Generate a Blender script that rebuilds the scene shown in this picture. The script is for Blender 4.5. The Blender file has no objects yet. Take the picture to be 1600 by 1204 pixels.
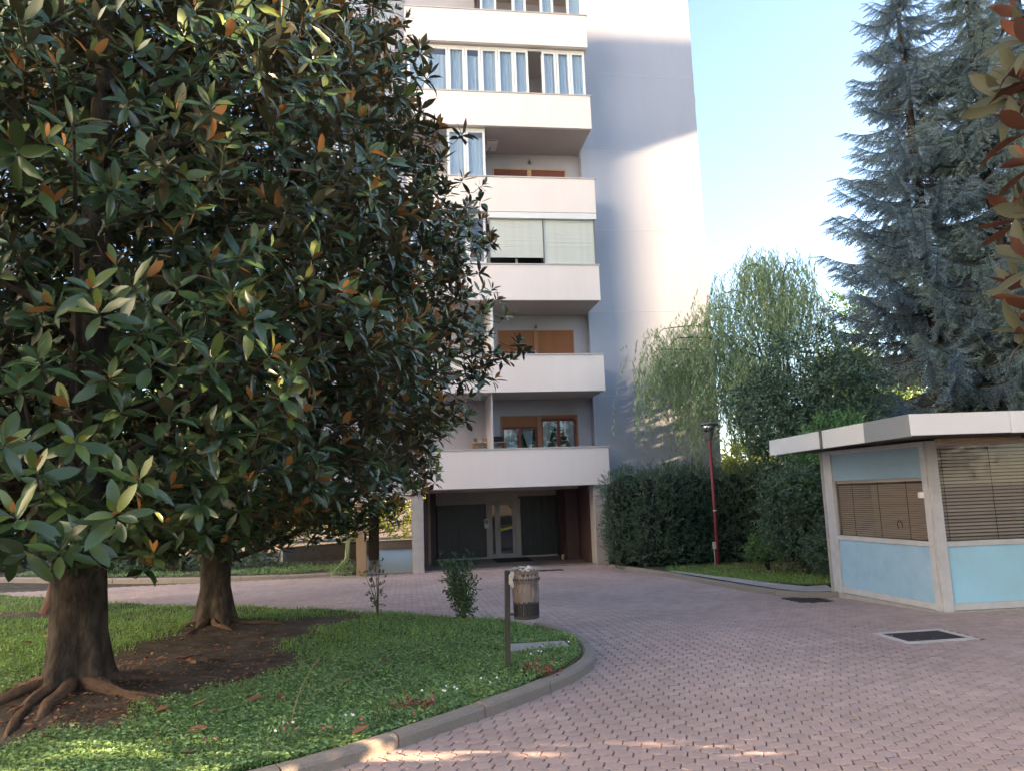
import bpy, math, random
import numpy as np
from mathutils import Vector, Matrix, noise

SC = bpy.context.scene
COL = SC.collection
PI = math.pi
random.seed(7)
rng = np.random.default_rng(7)

# ------------------------------------------------------------------ camera, sky, sun, exposure
F = 1186.0                                   # focal length in pixels of a 1600 px wide frame
_up = np.array([-285., 8207., -F]); _up /= np.linalg.norm(_up)
_x = np.array([8450., 112., -F]); _x -= _up * (_x @ _up); _x /= np.linalg.norm(_x)
_y = np.cross(_up, _x)
R = np.array([_x, _y, _up])                  # camera axes -> world axes (building runs along X)
CAM = np.array([0., 0., 1.75])
cd = bpy.data.cameras.new('camera'); cam = bpy.data.objects.new('camera', cd); COL.objects.link(cam)
M4 = Matrix.Identity(4)
for i in range(3):
    for j in range(3):
        M4[i][j] = float(R[i, j])
    M4[i][3] = float(CAM[i])
cam.matrix_world = M4
cd.sensor_fit = 'HORIZONTAL'; cd.sensor_width = 36; cd.lens = 36 * F / 1600
cd.clip_start = .05; cd.clip_end = 1500
SC.camera = cam

SUN_EL, SUN_AZ = math.radians(19.2), math.radians(9.0)     # sun at the right (+X), a little on the camera's side
S = np.array([math.cos(SUN_EL) * math.cos(SUN_AZ), -math.cos(SUN_EL) * math.sin(SUN_AZ), math.sin(SUN_EL)])
w = bpy.data.worlds.new('World'); SC.world = w; w.use_nodes = True
nt = w.node_tree; nt.nodes.clear()
sky = nt.nodes.new('ShaderNodeTexSky'); sky.sky_type = 'NISHITA'; sky.sun_disc = False
sky.sun_elevation = SUN_EL
sky.sun_rotation = math.atan2(S[0], S[1])
sky.altitude = 500; sky.air_density = .85; sky.dust_density = .8; sky.ozone_density = 1.0
bg = nt.nodes.new('ShaderNodeBackground'); bg.inputs[1].default_value = 0.05
wo = nt.nodes.new('ShaderNodeOutputWorld')
nt.links.new(sky.outputs[0], bg.inputs[0]); nt.links.new(bg.outputs[0], wo.inputs[0])
sl = bpy.data.lights.new('sun', 'SUN'); sl.energy = 4.6; sl.angle = math.radians(.4); sl.color = (1, .72, .46)
so = bpy.data.objects.new('sun', sl); COL.objects.link(so)
so.rotation_euler = Vector(S).to_track_quat('Z', 'Y').to_euler()
SC.view_settings.view_transform = 'Standard'; SC.view_settings.look = 'None'
SC.view_settings.gamma = 1; SC.view_settings.use_curve_mapping = False
SC.view_settings.exposure = 3.7
SC.view_settings.use_white_balance = True; SC.view_settings.white_balance_temperature = 6850
SC.cycles.max_bounces = 8; SC.cycles.transparent_max_bounces = 12
SC.cycles.sample_clamp_indirect = 6

# ------------------------------------------------------------------ helpers
def gz(y):
    return -0.32 * np.clip((np.asarray(y, float) - 9) / 12, 0, 1)
def gzf(y): return float(gz(y))
def ray(px, py):
    px = np.asarray(px, float); py = np.asarray(py, float)
    d = np.stack([px - 800, -(py - 602), np.full_like(px, -F)], -1) @ R.T
    return d / np.linalg.norm(d, axis=-1, keepdims=True)
def G(px, py):
    """where a ray of the photograph meets the ground"""
    d = ray(px, py); t = -1.75 / d[..., 2]
    for _ in range(12):
        t = .5 * t + .5 * (gz(t * d[..., 1]) - 1.75) / d[..., 2]
    return CAM + d * t[..., None]
def atY(px, py, y):
    d = ray(px, py); return CAM + d * (y / d[1])
def proj(P):
    c = (np.asarray(P, float) - CAM) @ R
    return np.stack([800 - F * c[..., 0] / c[..., 2], 602 + F * c[..., 1] / c[..., 2], -c[..., 2]], -1)
def fbm(x, y, z=0., o=3):
    return noise.fractal(Vector((x, y, z)), 1.0, 2.0, o)

def mat(name, col, rough=.8, var=.0, vscale=4., bump=0., bscale=30., col2=None, spec=.3, island=0., metal=0., detail=6, transl=0., back=None, stretch=None):
    m = bpy.data.materials.new(name); m.use_nodes = True
    n = m.node_tree.nodes; l = m.node_tree.links
    p = n['Principled BSDF']; p.inputs['Roughness'].default_value = rough
    p.inputs['Specular IOR Level'].default_value = spec; p.inputs['Metallic'].default_value = metal
    c = n.new('ShaderNodeRGB'); c.outputs[0].default_value = (*col, 1); out = c.outputs[0]
    tc = n.new('ShaderNodeTexCoord'); co = tc.outputs['Object']
    if stretch:
        mp = n.new('ShaderNodeMapping'); mp.inputs['Scale'].default_value = stretch
        l.new(co, mp.inputs[0]); co = mp.outputs[0]
    if var or col2:
        t = n.new('ShaderNodeTexNoise'); t.inputs['Scale'].default_value = vscale; t.inputs['Detail'].default_value = detail
        t.inputs['Roughness'].default_value = .62
        l.new(co, t.inputs['Vector'])
        if col2:
            r = n.new('ShaderNodeMapRange'); r.inputs[1].default_value = .38; r.inputs[2].default_value = .64
            l.new(t.outputs['Fac'], r.inputs[0])
            mx = n.new('ShaderNodeMix'); mx.data_type = 'RGBA'
            l.new(r.outputs[0], mx.inputs[0]); l.new(out, mx.inputs[6]); mx.inputs[7].default_value = (*col2, 1); out = mx.outputs[2]
        if var:
            h = n.new('ShaderNodeHueSaturation'); r = n.new('ShaderNodeMapRange')
            r.inputs[1].default_value = .25; r.inputs[2].default_value = .75
            r.inputs[3].default_value = 1 - var; r.inputs[4].default_value = 1 + var
            l.new(t.outputs['Fac'], r.inputs[0]); l.new(r.outputs[0], h.inputs['Value']); l.new(out, h.inputs['Color']); out = h.outputs[0]
    g = n.new('ShaderNodeNewGeometry')
    if island:
        h = n.new('ShaderNodeHueSaturation'); r = n.new('ShaderNodeMapRange')
        r.inputs[3].default_value = 1 - island; r.inputs[4].default_value = 1 + island
        l.new(g.outputs['Random Per Island'], r.inputs[0]); l.new(r.outputs[0], h.inputs['Value'])
        r2 = n.new('ShaderNodeMapRange'); r2.inputs[3].default_value = .5 - island * .05; r2.inputs[4].default_value = .5 + island * .05
        mm = n.new('ShaderNodeMath'); mm.operation = 'FRACT'; m7 = n.new('ShaderNodeMath'); m7.operation = 'MULTIPLY'; m7.inputs[1].default_value = 7.31
        l.new(g.outputs['Random Per Island'], m7.inputs[0]); l.new(m7.outputs[0], mm.inputs[0]); l.new(mm.outputs[0], r2.inputs[0])
        l.new(r2.outputs[0], h.inputs['Hue']); l.new(out, h.inputs['Color']); out = h.outputs[0]
    if back:                                  # a leaf's underside has its own colour
        mx = n.new('ShaderNodeMix'); mx.data_type = 'RGBA'
        l.new(g.outputs['Backfacing'], mx.inputs[0]); l.new(out, mx.inputs[6]); mx.inputs[7].default_value = (*back, 1); out = mx.outputs[2]
        rr = n.new('ShaderNodeMapRange'); rr.inputs[3].default_value = rough; rr.inputs[4].default_value = .85
        l.new(g.outputs['Backfacing'], rr.inputs[0]); l.new(rr.outputs[0], p.inputs['Roughness'])
    l.new(out, p.inputs['Base Color'])
    if bump:
        t2 = n.new('ShaderNodeTexNoise'); t2.inputs['Scale'].default_value = bscale; t2.inputs['Detail'].default_value = 5
        l.new(co, t2.inputs['Vector'])
        b = n.new('ShaderNodeBump'); b.inputs['Strength'].default_value = bump; b.inputs['Distance'].default_value = .02
        l.new(t2.outputs['Fac'], b.inputs['Height']); l.new(b.outputs[0], p.inputs['Normal'])
    if transl:
        tr = n.new('ShaderNodeBsdfTranslucent'); l.new(out, tr.inputs['Color'])
        ms = n.new('ShaderNodeMixShader'); ms.inputs[0].default_value = transl
        l.new(p.outputs[0], ms.inputs[1]); l.new(tr.outputs[0], ms.inputs[2])
        l.new(ms.outputs[0], n['Material Output'].inputs[0])
    return m
def glass(name, tint, refl=.08, rough=.02, ior=1.45):
    m = bpy.data.materials.new(name); m.use_nodes = True
    n = m.node_tree.nodes; l = m.node_tree.links; n.remove(n['Principled BSDF'])
    t = n.new('ShaderNodeBsdfTransparent'); t.inputs[0].default_value = (*tint, 1)
    g = n.new('ShaderNodeBsdfGlossy'); g.inputs['Roughness'].default_value = rough; g.inputs[0].default_value = (.95, .97, 1, 1)
    f = n.new('ShaderNodeFresnel'); f.inputs[0].default_value = ior
    a = n.new('ShaderNodeMath'); a.operation = 'ADD'; a.use_clamp = True; a.inputs[1].default_value = refl
    ms = n.new('ShaderNodeMixShader')
    ge = n.new('ShaderNodeNewGeometry'); iv = n.new('ShaderNodeMath'); iv.operation = 'SUBTRACT'; iv.inputs[0].default_value = 1
    mu = n.new('ShaderNodeMath'); mu.operation = 'MULTIPLY'         # the mirror image comes from the outer face of the sheet only
    l.new(ge.outputs['Backfacing'], iv.inputs[1]); l.new(iv.outputs[0], mu.inputs[1]); l.new(a.outputs[0], mu.inputs[0])
    l.new(f.outputs[0], a.inputs[0]); l.new(mu.outputs[0], ms.inputs[0]); l.new(t.outputs[0], ms.inputs[1]); l.new(g.outputs[0], ms.inputs[2])
    l.new(ms.outputs[0], n['Material Output'].inputs[0])
    return m

def np_mesh(name, V, polys, mats, midx=None, smooth=False):
    """V (n,3); polys: list of (m,k) int arrays; midx: matching list of material-index arrays or None"""
    me = bpy.data.meshes.new(name)
    V = np.ascontiguousarray(V, np.float32); me.vertices.add(len(V)); me.vertices.foreach_set('co', V.ravel())
    polys = [np.asarray(p, np.int32) for p in polys if len(p)]
    loops = np.concatenate([p.ravel() for p in polys]); tot = np.concatenate([np.full(len(p), p.shape[1], np.int32) for p in polys])
    me.loops.add(len(loops)); me.loops.foreach_set('vertex_index', loops)
    st = np.zeros(len(tot), np.int32); st[1:] = np.cumsum(tot)[:-1]
    me.polygons.add(len(tot)); me.polygons.foreach_set('loop_start', st); me.polygons.foreach_set('loop_total', tot)
    if midx is not None: me.polygons.foreach_set('material_index', np.concatenate(midx).astype(np.int32))
    me.polygons.foreach_set('use_smooth', np.full(len(tot), smooth))
    for m in (mats if isinstance(mats, (list, tuple)) else [mats]): me.materials.append(m)
    me.update(calc_edges=True); return me
def link(name, me, parent=None, mw=None, **props):
    o = bpy.data.objects.new(name, me); COL.objects.link(o)
    if parent is not None:
        o.parent = parent
    if mw is not None: o.matrix_local = mw
    for k, v in props.items(): o[k] = v
    return o
def empty(name, loc, label, cat, group=None, rz=0):
    o = bpy.data.objects.new(name, None); COL.objects.link(o); o.location = loc; o.rotation_euler = (0, 0, rz)
    o.empty_display_size = .2; o['label'] = label; o['category'] = cat
    if group: o['group'] = group
    return o
def scatter(tv, tf, mats_, pos):
    """copies of a template (tv verts, tf faces (m,k)) at matrices mats_ (n,3,3) and positions (n,3)"""
    n = len(pos); nv = len(tv)
    V = np.einsum('nij,vj->nvi', mats_, tv) + pos[:, None, :]
    Fs = (tf[None] + (np.arange(n) * nv)[:, None, None]).reshape(-1, tf.shape[1])
    return V.reshape(-1, 3), Fs
class Bag:
    """joins many scatters into one mesh"""
    def __init__(s): s.V = []; s.P = {}; s.n = 0
    def add(s, V, Fs, mi=0):
        s.V.append(V); Fs = np.asarray(Fs); m = mi if isinstance(mi, np.ndarray) else np.full(len(Fs), mi)
        s.P.setdefault(Fs.shape[1], []).append((Fs + s.n, m)); s.n += len(V)
    def mesh(s, name, mats, smooth=False):
        ps, ms = [], []
        for k, L in s.P.items():
            ps.append(np.concatenate([a for a, _ in L])); ms.append(np.concatenate([b for _, b in L]))
        return np_mesh(name, np.concatenate(s.V), ps, mats, ms, smooth)
class MB:
    """collects solids (boxes, tubes, lathes, prisms) for ONE mesh"""
    def __init__(s): s.V = []; s.Fc = []; s.M = []
    def face(s, idx, mi=0): s.Fc.append(idx); s.M.append(mi)
    def box(s, x0, x1, y0, y1, z0, z1, mi=0):
        b = len(s.V)
        s.V += [(x, y, z) for z in (z0, z1) for y in (y0, y1) for x in (x0, x1)]
        for f in ((0, 2, 3, 1), (4, 5, 7, 6), (0, 1, 5, 4), (2, 6, 7, 3), (0, 4, 6, 2), (1, 3, 7, 5)): s.face([b + i for i in f], mi)
        return s
    def prism(s, poly, z0, z1, mi=0):
        b = len(s.V); n = len(poly)
        s.V += [(p[0], p[1], z0) for p in poly] + [(p[0], p[1], z1) for p in poly]
        s.face([b + i for i in range(n)][::-1], mi); s.face([b + n + i for i in range(n)], mi)
        for i in range(n): j = (i + 1) % n; s.face([b + i, b + j, b + n + j, b + n + i], mi)
        return s
    def beam(s, a, c, wx, wz, mi=0):
        """box along a->c; wx sideways width, wz height"""
        a = Vector(a); c = Vector(c); d = (c - a).normalized()
        sd = d.cross(Vector((0, 0, 1)));
        if sd.length < 1e-4: sd = Vector((1, 0, 0))
        sd.normalize(); u = sd.cross(d).normalized(); b = len(s.V)
        for p in (a, c):
            for i, j in ((-1, -1), (1, -1), (1, 1), (-1, 1)): s.V.append(tuple(p + sd * (i * wx / 2) + u * (j * wz / 2)))
        for f in ((0, 1, 2, 3), (7, 6, 5, 4), (0, 4, 5, 1), (1, 5, 6, 2), (2, 6, 7, 3), (3, 7, 4, 0)): s.face([b + i for i in f], mi)
        return s
    def tube(s, pts, rad, n=8, mi=0, cap=True, wob=0.):
        pts = [Vector(p) for p in pts]; b = len(s.V); k = len(pts)
        if not hasattr(rad, '__len__'): rad = [rad] * k
        ref = None
        for i, p in enumerate(pts):
            d = (pts[min(i + 1, k - 1)] - pts[max(i - 1, 0)]).normalized()
            if ref is None: ref = d.orthogonal().normalized()
            ref = (ref - d * ref.dot(d))
            if ref.length < 1e-5: ref = d.orthogonal()
            ref.normalize(); v = d.cross(ref)
            for j in range(n):
                a = 2 * PI * j / n; r = rad[i] * (1 + wob * noise.noise(Vector((math.cos(a) * 1.5 + p.x * 3, math.sin(a) * 1.5 + p.y * 3, p.z * 2))))
                s.V.append(tuple(p + ref * (math.cos(a) * r) + v * (math.sin(a) * r)))
        for i in range(k - 1):
            for j in range(n): j2 = (j + 1) % n; s.face([b + i * n + j, b + i * n + j2, b + (i + 1) * n + j2, b + (i + 1) * n + j], mi)
        if cap:
            s.face([b + j for j in range(n)][::-1], mi); s.face([b + (k - 1) * n + j for j in range(n)], mi)
        return s
    def lathe(s, prof, n=24, c=(0, 0, 0), mi=0, a0=0.):
        b = len(s.V); k = len(prof)
        for r, z in prof:
            for j in range(n): a = a0 + 2 * PI * j / n; s.V.append((c[0] + r * math.cos(a), c[1] + r * math.sin(a), c[2] + z))
        for i in range(k - 1):
            for j in range(n): j2 = (j + 1) % n; s.face([b + i * n + j, b + i * n + j2, b + (i + 1) * n + j2, b + (i + 1) * n + j], mi)
        s.face([b + j for j in range(n)][::-1], mi); s.face([b + (k - 1) * n + j for j in range(n)], mi)
        return s
    def mesh(s, name, mats, smooth=False):
        me = bpy.data.meshes.new(name); me.from_pydata(s.V, [], s.Fc)
        for m in (mats if isinstance(mats, (list, tuple)) else [mats]): me.materials.append(m)
        me.polygons.foreach_set('material_index', s.M)
        if smooth: me.polygons.foreach_set('use_smooth', [True] * len(s.Fc))
        me.update(); return me
    def build(s, name, mats, parent=None, smooth=False, bevel=0., **props):
        o = link(name, s.mesh(name, mats, smooth), parent, **props)
        if bevel:
            bv = o.modifiers.new('edge', 'BEVEL'); bv.width = bevel; bv.segments = 2; bv.limit_method = 'ANGLE'
        return o
def box(name, m, parent, *a, bevel=0., **props): return MB().box(*a).build(name, m, parent, bevel=bevel, **props)
def inpoly(P, poly):
    x, y = P[..., 0], P[..., 1]; r = np.zeros(x.shape, bool); n = len(poly)
    for i in range(n):
        x0, y0 = poly[i]; x1, y1 = poly[(i + 1) % n]
        c = ((y0 > y) != (y1 > y)); c &= x < (x1 - x0) * (y - y0) / (y1 - y0 + 1e-12) + x0
        r ^= c
    return r
def rotmats(n, up=None):
    """random rotations"""
    q = rng.normal(size=(n, 4)); q /= np.linalg.norm(q, axis=1, keepdims=True)
    a, b, c, d = q.T
    return np.stack([np.stack([1 - 2 * (c * c + d * d), 2 * (b * c - a * d), 2 * (b * d + a * c)], -1),
                     np.stack([2 * (b * c + a * d), 1 - 2 * (b * b + d * d), 2 * (c * d - a * b)], -1),
                     np.stack([2 * (b * d - a * c), 2 * (c * d + a * b), 1 - 2 * (b * b + c * c)], -1)], 1)
def frames(d, nrm):
    """rotation matrices with y along d and z near nrm (rows of vectors)"""
    d = d / np.linalg.norm(d, axis=1, keepdims=True)
    z = nrm - d * (nrm * d).sum(1, keepdims=True); z /= np.linalg.norm(z, axis=1, keepdims=True) + 1e-9
    x = np.cross(d, z)
    return np.stack([x, d, z], -1)
def norm(a): return a / (np.linalg.norm(a, axis=-1, keepdims=True) + 1e-9)
def spline(P, n):
    P = [Vector((*p, 0)) if len(p) == 2 else Vector(p) for p in P]; out = []
    k = len(P) - 1
    for i in range(n + 1):
        t = i / n * k; j = min(int(t), k - 1); f = t - j
        p0, p1, p2, p3 = P[max(j - 1, 0)], P[j], P[j + 1], P[min(j + 2, k)]
        out.append(.5 * ((2 * p1) + (p2 - p0) * f + (2 * p0 - 5 * p1 + 4 * p2 - p3) * f * f + (3 * p1 - p0 - 3 * p2 + p3) * f ** 3))
    return out

# ------------------------------------------------------------------ materials
M = dict(
    soil=mat('soil', (.056, .042, .031), .95, .45, 3.5, .9, 25, col2=(.085, .068, .052)),
    lawnsoil=mat('lawn_soil', (.055, .06, .025), .95, .3, 3, .5, 30, col2=(.08, .06, .035)),
    joint=mat('joint_sand', (.038, .028, .027), .95, .3, 8, .4, 60),
    paver=mat('paver', (.375, .285, .262), .8, .22, .45, .25, 160, island=.10, spec=.35, detail=8),
    kerb=mat('kerb_concrete', (.30, .26, .22), .9, .3, 6, .5, 70, col2=(.20, .175, .15)),
    concrete=mat('concrete', (.36, .33, .31), .85, .18, 5, .25, 50),
    apron=mat('apron_concrete', (.36, .335, .315), .9, .22, 2.5, .3, 40),
    render_grey=mat('grey_render', (.345, .375, .44), .9, .05, 1.1, .08, 120, stretch=(1, 1, .12)),
    joint_line=mat('joint_line', (.46, .475, .52), .8),
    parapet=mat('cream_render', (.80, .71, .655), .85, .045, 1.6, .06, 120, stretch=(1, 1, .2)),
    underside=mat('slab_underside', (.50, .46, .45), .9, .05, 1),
    loggia=mat('loggia_wall', (.42, .41, .45), .9, .06, 1.2, .06, 90),
    coping=mat('coping_metal', (.50, .48, .46), .5, .12, 4),
    white=mat('white_frame', (.74, .74, .73), .45, .05, 3),
    shutter_cream=mat('cream_shutter', (.62, .64, .58), .55, .07, 5),
    shutter_wood=mat('brown_shutter', (.36, .145, .06), .6, .15, 4),
    shutter_rust=mat('rust_shutter', (.25, .085, .06), .65, .1, 4),
    wood=mat('wood_frame', (.38, .17, .08), .55, .12, 6),
    wood_pale=mat('pale_wood_frame', (.55, .36, .22), .55, .1, 6),
    red_frame=mat('red_window_frame', (.26, .055, .045), .5, .1, 6),
    dark=mat('dark_interior', (.012, .013, .016), .8),
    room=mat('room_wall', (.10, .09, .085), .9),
    curtain=mat('curtain', (.66, .70, .73), .9, .10, 9, transl=.25, stretch=(9, 1, .4)),
    curtain_warm=mat('lace_curtain', (.68, .64, .60), .9, .1, 12, transl=.3),
    pane=glass('window_pane', (.86, .91, .94), .05), pane_kiosk=glass('kiosk_pane', (.90, .89, .87), .0, .03, 1.28),
    pane_dark=glass('door_glass', (.35, .36, .36), .05),
    fluted=mat('fluted_panel', (.018, .018, .018), .3, .35, 3, .15, 20, stretch=(14, 1, .3), spec=.5),
    bronze=mat('bronze_panel', (.085, .05, .047), .4, .2, 2, stretch=(3, 3, .5)),
    steel=mat('anodised_door', (.40, .37, .33), .45, .1, 4, spec=.5),
    stone_floor=mat('polished_floor', (.20, .145, .12), .38, .2, 3, spec=.5),
    tan=mat('tan_pillar', (.42, .29, .17), .75, .15, 6, .15, 40, stretch=(10, 10, .4)),
    pillar=mat('pillar_concrete', (.42, .39, .37), .85, .12, 5, .2, 40),
    plain_tan=mat('tan_plain', (.34, .22, .15), .6, .15, 9),
    fascia=mat('white_fascia', (.80, .80, .79), .5, .06, 1.4, col2=(.73, .72, .70)),
    fascia_grey=mat('grey_fascia', (.27, .29, .31), .5, .06, 2),
    soffit=mat('soffit', (.16, .13, .12), .8, .2, 2),
    alu=mat('weathered_aluminium', (.46, .46, .47), .5, .14, 6, .06, 40, spec=.5),
    blue=mat('blue_panel', (.30, .54, .66), .4, .10, 1.3, .03, 20, spec=.45, col2=(.29, .54, .69)),
    blue_dull=mat('dull_blue_panel', (.24, .35, .43), .45, .07, 2),
    blue_stained=mat('stained_blue_panel', (.36, .54, .68), .45, .16, 2.2, col2=(.24, .40, .53)),
    slat_brown=mat('blind_slat_brown', (.64, .56, .51), .5),
    slat_reflect=mat('blind_slat_reflection', (.84, .74, .67), .5),  # lighter slats paint in a pillar's reflection on the glass
    slat_grey=mat('blind_slat_grey', (.88, .86, .85), .45),
    black=mat('black_rubber', (.02, .02, .022), .6),
    grate=mat('iron_grate', (.035, .033, .04), .6, .2, 20),
    red_pole=mat('red_paint', (.20, .035, .042), .5, .15, 5),
    lampmetal=mat('lamp_metal', (.17, .17, .17), .5, metal=.3),
    lampglass=glass('lamp_glass', (.80, .80, .78), .30, .25),
    olive=mat('olive_metal', (.055, .052, .042), .55, .2, 14, .1, 60),
    bag=mat('plastic_liner', (.27, .21, .18), .3, .5, 13, .6, 22, col2=(.065, .047, .042), stretch=(1, 1, .45), spec=.6),
    bagpale=mat('pale_plastic', (.62, .57, .53), .35, .25, 14, .5, 30),
    hose=mat('hose_rubber', (.30, .34, .17), .5),
    yellow=mat('yellow_tape', (.62, .66, .06), .6),
    paper=mat('paper', (.75, .76, .70), .8),
    bark=mat('magnolia_bark', (.042, .033, .027), .95, .45, 9, 1.0, 30, col2=(.078, .062, .048), stretch=(1, 1, .45)),
    root=mat('root_bark', (.12, .074, .05), .95, .3, 8, .8, 30),
    bark_red=mat('reddish_bark', (.10, .055, .042), .95, .3, 7, .8, 26, stretch=(1, 1, .4)),
    twig=mat('twig', (.10, .075, .05), .9),
    bark_dark=mat('dark_bark', (.05, .04, .034), .95, .3, 6, .8, 20),
    mag=mat('magnolia_leaf', (.046, .082, .030), .26, island=.45, spec=.5, transl=.08, back=(.078, .074, .038)),
    mag_young=mat('magnolia_young_leaf', (.12, .16, .035), .30, island=.35, spec=.5, transl=.12, back=(.42, .19, .06)),
    mag_rust=mat('magnolia_rusty_leaf', (.045, .050, .032), .55, island=.4, spec=.2, transl=.10, back=(.20, .085, .055)),
    fallen=mat('fallen_leaf', (.25, .12, .065), .8, island=.4, back=(.20, .12, .08)),
    grass=mat('grass', (.19, .33, .085), .6, island=.45, spec=.25, transl=.25),
    clover=mat('groundcover', (.20, .32, .135), .55, island=.45, spec=.3, transl=.2),
    yew=mat('yew', (.07, .125, .07), .6, island=.5, spec=.3, transl=.1),
    yewcore=mat('hedge_core_dark', (.010, .014, .010), .9),
    laurel=mat('laurel_leaf', (.065, .115, .068), .4, island=.45, spec=.4, transl=.12),
    lightleaf=mat('light_green_leaf', (.10, .20, .07), .5, island=.4, spec=.3, transl=.25),
    yellowleaf=mat('yellow_green_leaf', (.16, .19, .025), .6, island=.4, spec=.2, transl=.45),
    spruce=mat('hazed_spruce_needle', (.14, .20, .235), .7, island=.4, spec=.2, transl=.1),  # needles lightened and blued, standing in for a hazy veil of light
    spruce2=mat('hazed_fir_needle', (.16, .215, .20), .7, island=.4, spec=.2, transl=.1),  # lightened for the same hazy veil
    willow=mat('willow_leaf', (.27, .36, .19), .55, island=.35, spec=.3, transl=.3),
    rose=mat('rose_leaf', (.07, .125, .045), .5, island=.4, spec=.3, transl=.15),
    litter=mat('leaf_litter', (.28, .20, .09), .8, island=.5),
    white_petal=mat('white_petal', (.80, .80, .74), .7, transl=.2),
    pink_petal=mat('pink_petal', (.55, .10, .17), .7, transl=.2),
    red_leaf=mat('reddish_leaf', (.17, .06, .045), .6, island=.4),
    stem_dry=mat('dry_stem', (.30, .24, .12), .8),
    pale_blue_render=mat('pale_blue_render', (.56, .62, .68), .9, .06, .5),
    pale_cement=mat('pale_cement', (.46, .43, .42), .9, .12, 8),
    block_wall=mat('unseen_block_render', (.45, .42, .39), .9, .08, .4),
)

# ------------------------------------------------------------------ ground
def sheet(name, x0, x1, y0, y1, nx, ny, zf, m, **props):
    xs = np.linspace(x0, x1, nx + 1); ys = np.linspace(y0, y1, ny + 1)
    X, Y = np.meshgrid(xs, ys); V = np.stack([X, Y, zf(X, Y)], -1).reshape(-1, 3)
    i = np.arange(nx * ny); r, c = i // nx, i % nx; a = r * (nx + 1) + c
    return link(name, np_mesh(name, V, [np.stack([a, a + 1, a + nx + 2, a + nx + 1], -1)], m, smooth=True), **props)
sheet('ground', -600, 600, -300, 900, 60, 400, lambda x, y: gz(y) - .06, M['soil'], kind='structure')

ISL = [tuple(p) for p in [(-16, .6), (-8, 2.6), (-4.5, 3.75), (-2.2, 4.72), (-.72, 5.47), (-.36, 5.68), (.29, 6.28), (.87, 6.79), (1.45, 7.45), (1.80, 8.0),
       (1.93, 8.72), (1.9, 9.62), (1.72, 10.24), (1.3, 11.04), (.45, 11.92), (-.45, 12.6), (-2.74, 14.71), (-4.86, 16.27), (-10.2, 21.0), (-16, 24.5)]]
KR = [(5.75, 20.4), (6.02, 17.85), (6.15, 15.67), (6.27, 13.53), (6.46, 12.35), (7.02, 12.06)]
RLAWN = KR + [(12, 12.0), (40, 12.0), (40, 23.3), (5.95, 23.3)]
KL = [(-26, 33), (-12.98, 26.4), (-8.62, 24.0), (-4.95, 22.62), (-1.55, 22.3)]
LBED = KL + [(-1.5, 32), (-26, 60)]

# pavers ----------------------------------------------------------
PW, PH = .158, .132
def paver_outline(sub, scale, a=.0065):
    hexv = [np.array([PW / 2 * math.cos(k * PI / 3), PH / math.sqrt(3) * math.sin(k * PI / 3)]) for k in range(6)]
    out = []
    for k in range(6):
        A, B = hexv[k], hexv[(k + 1) % 6]; d = B - A; nn = np.array([d[1], -d[0]]); nn /= np.linalg.norm(nn)
        for s_, o in ([(0, 0), (.27, a), (.73, -a)] if sub else [(0, 0)]): out.append(A + d * s_ + nn * o)
    return np.array(out) * scale
def paver_template(sub):
    o1 = paver_outline(sub, .915); o0 = paver_outline(sub, .875); n = len(o1)
    V = [(*p, 0.) for p in o0] + [(*p, -.0025) for p in o1] + [(*p, -.022) for p in o1]
    Q = []
    for i in range(n):
        j = (i + 1) % n; Q += [(n + i, n + j, j, i), (2 * n + i, 2 * n + j, n + j, n + i)]
    return np.array(V), np.array(Q), np.arange(n)[None]
ci = np.arange(-125, 82); cj = np.arange(26, 176)
I, J = np.meshgrid(ci, cj); cx = I * PW * .75; cy = (J + .5 * (I % 2)) * PH
cen = np.stack([cx.ravel(), cy.ravel()], -1)
isl_in = [(x + (.07 if x > -20 else 0), y) for x, y in ISL]
keep = ~inpoly(cen, ISL) & ~inpoly(cen, RLAWN) & ~inpoly(cen, LBED)
keep &= ~((cen[:, 0] > 7.1) & (cen[:, 1] > 9.85)) & (cen[:, 1] < 22.2)
P3 = np.concatenate([cen, gz(cen[:, 1])[:, None]], 1); pp = proj(P3)
keep &= (pp[:, 2] > 0) & (pp[:, 0] > -260) & (pp[:, 0] < 1860) & (pp[:, 1] < 1420)
for bx in ((5.36, 6.29, 7.93, 8.63), (6.1, 6.66, 11.5, 12.25), (3.35, 4.25, 20.9, 21.3)):       # drain openings
    keep &= ~((cen[:, 0] > bx[0]) & (cen[:, 0] < bx[1]) & (cen[:, 1] > bx[2]) & (cen[:, 1] < bx[3]))
cen = cen[keep]; P3 = P3[keep]; pp = pp[keep]
inframe = (pp[:, 0] > 0) & (pp[:, 0] < 1600) & (pp[:, 1] < 1204)
order = np.argsort(np.where(inframe, pp[:, 2], 1e3)); near = order[:296]; rest = order[296:]
n_ = len(P3); tilt = rng.normal(0, .0045, (n_, 2)); dz = rng.normal(0, .0014, n_)
slope = np.where((cen[:, 1] > 9) & (cen[:, 1] < 21), -.32 / 12, 0)
Rm = np.tile(np.eye(3), (n_, 1, 1)); Rm[:, 2, 0] = tilt[:, 0]; Rm[:, 2, 1] = tilt[:, 1] + slope
Pp = P3.copy(); Pp[:, 2] += dz
paving = sheet('paving', -26, 9.5, -8, 22.2, 4, 60, lambda x, y: gz(y) - .012, M['joint'], kind='structure')
tv, tq, tp = paver_template(True)
pm = np_mesh('paver', tv, [tq, tp], M['paver'])
pmats = []
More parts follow.
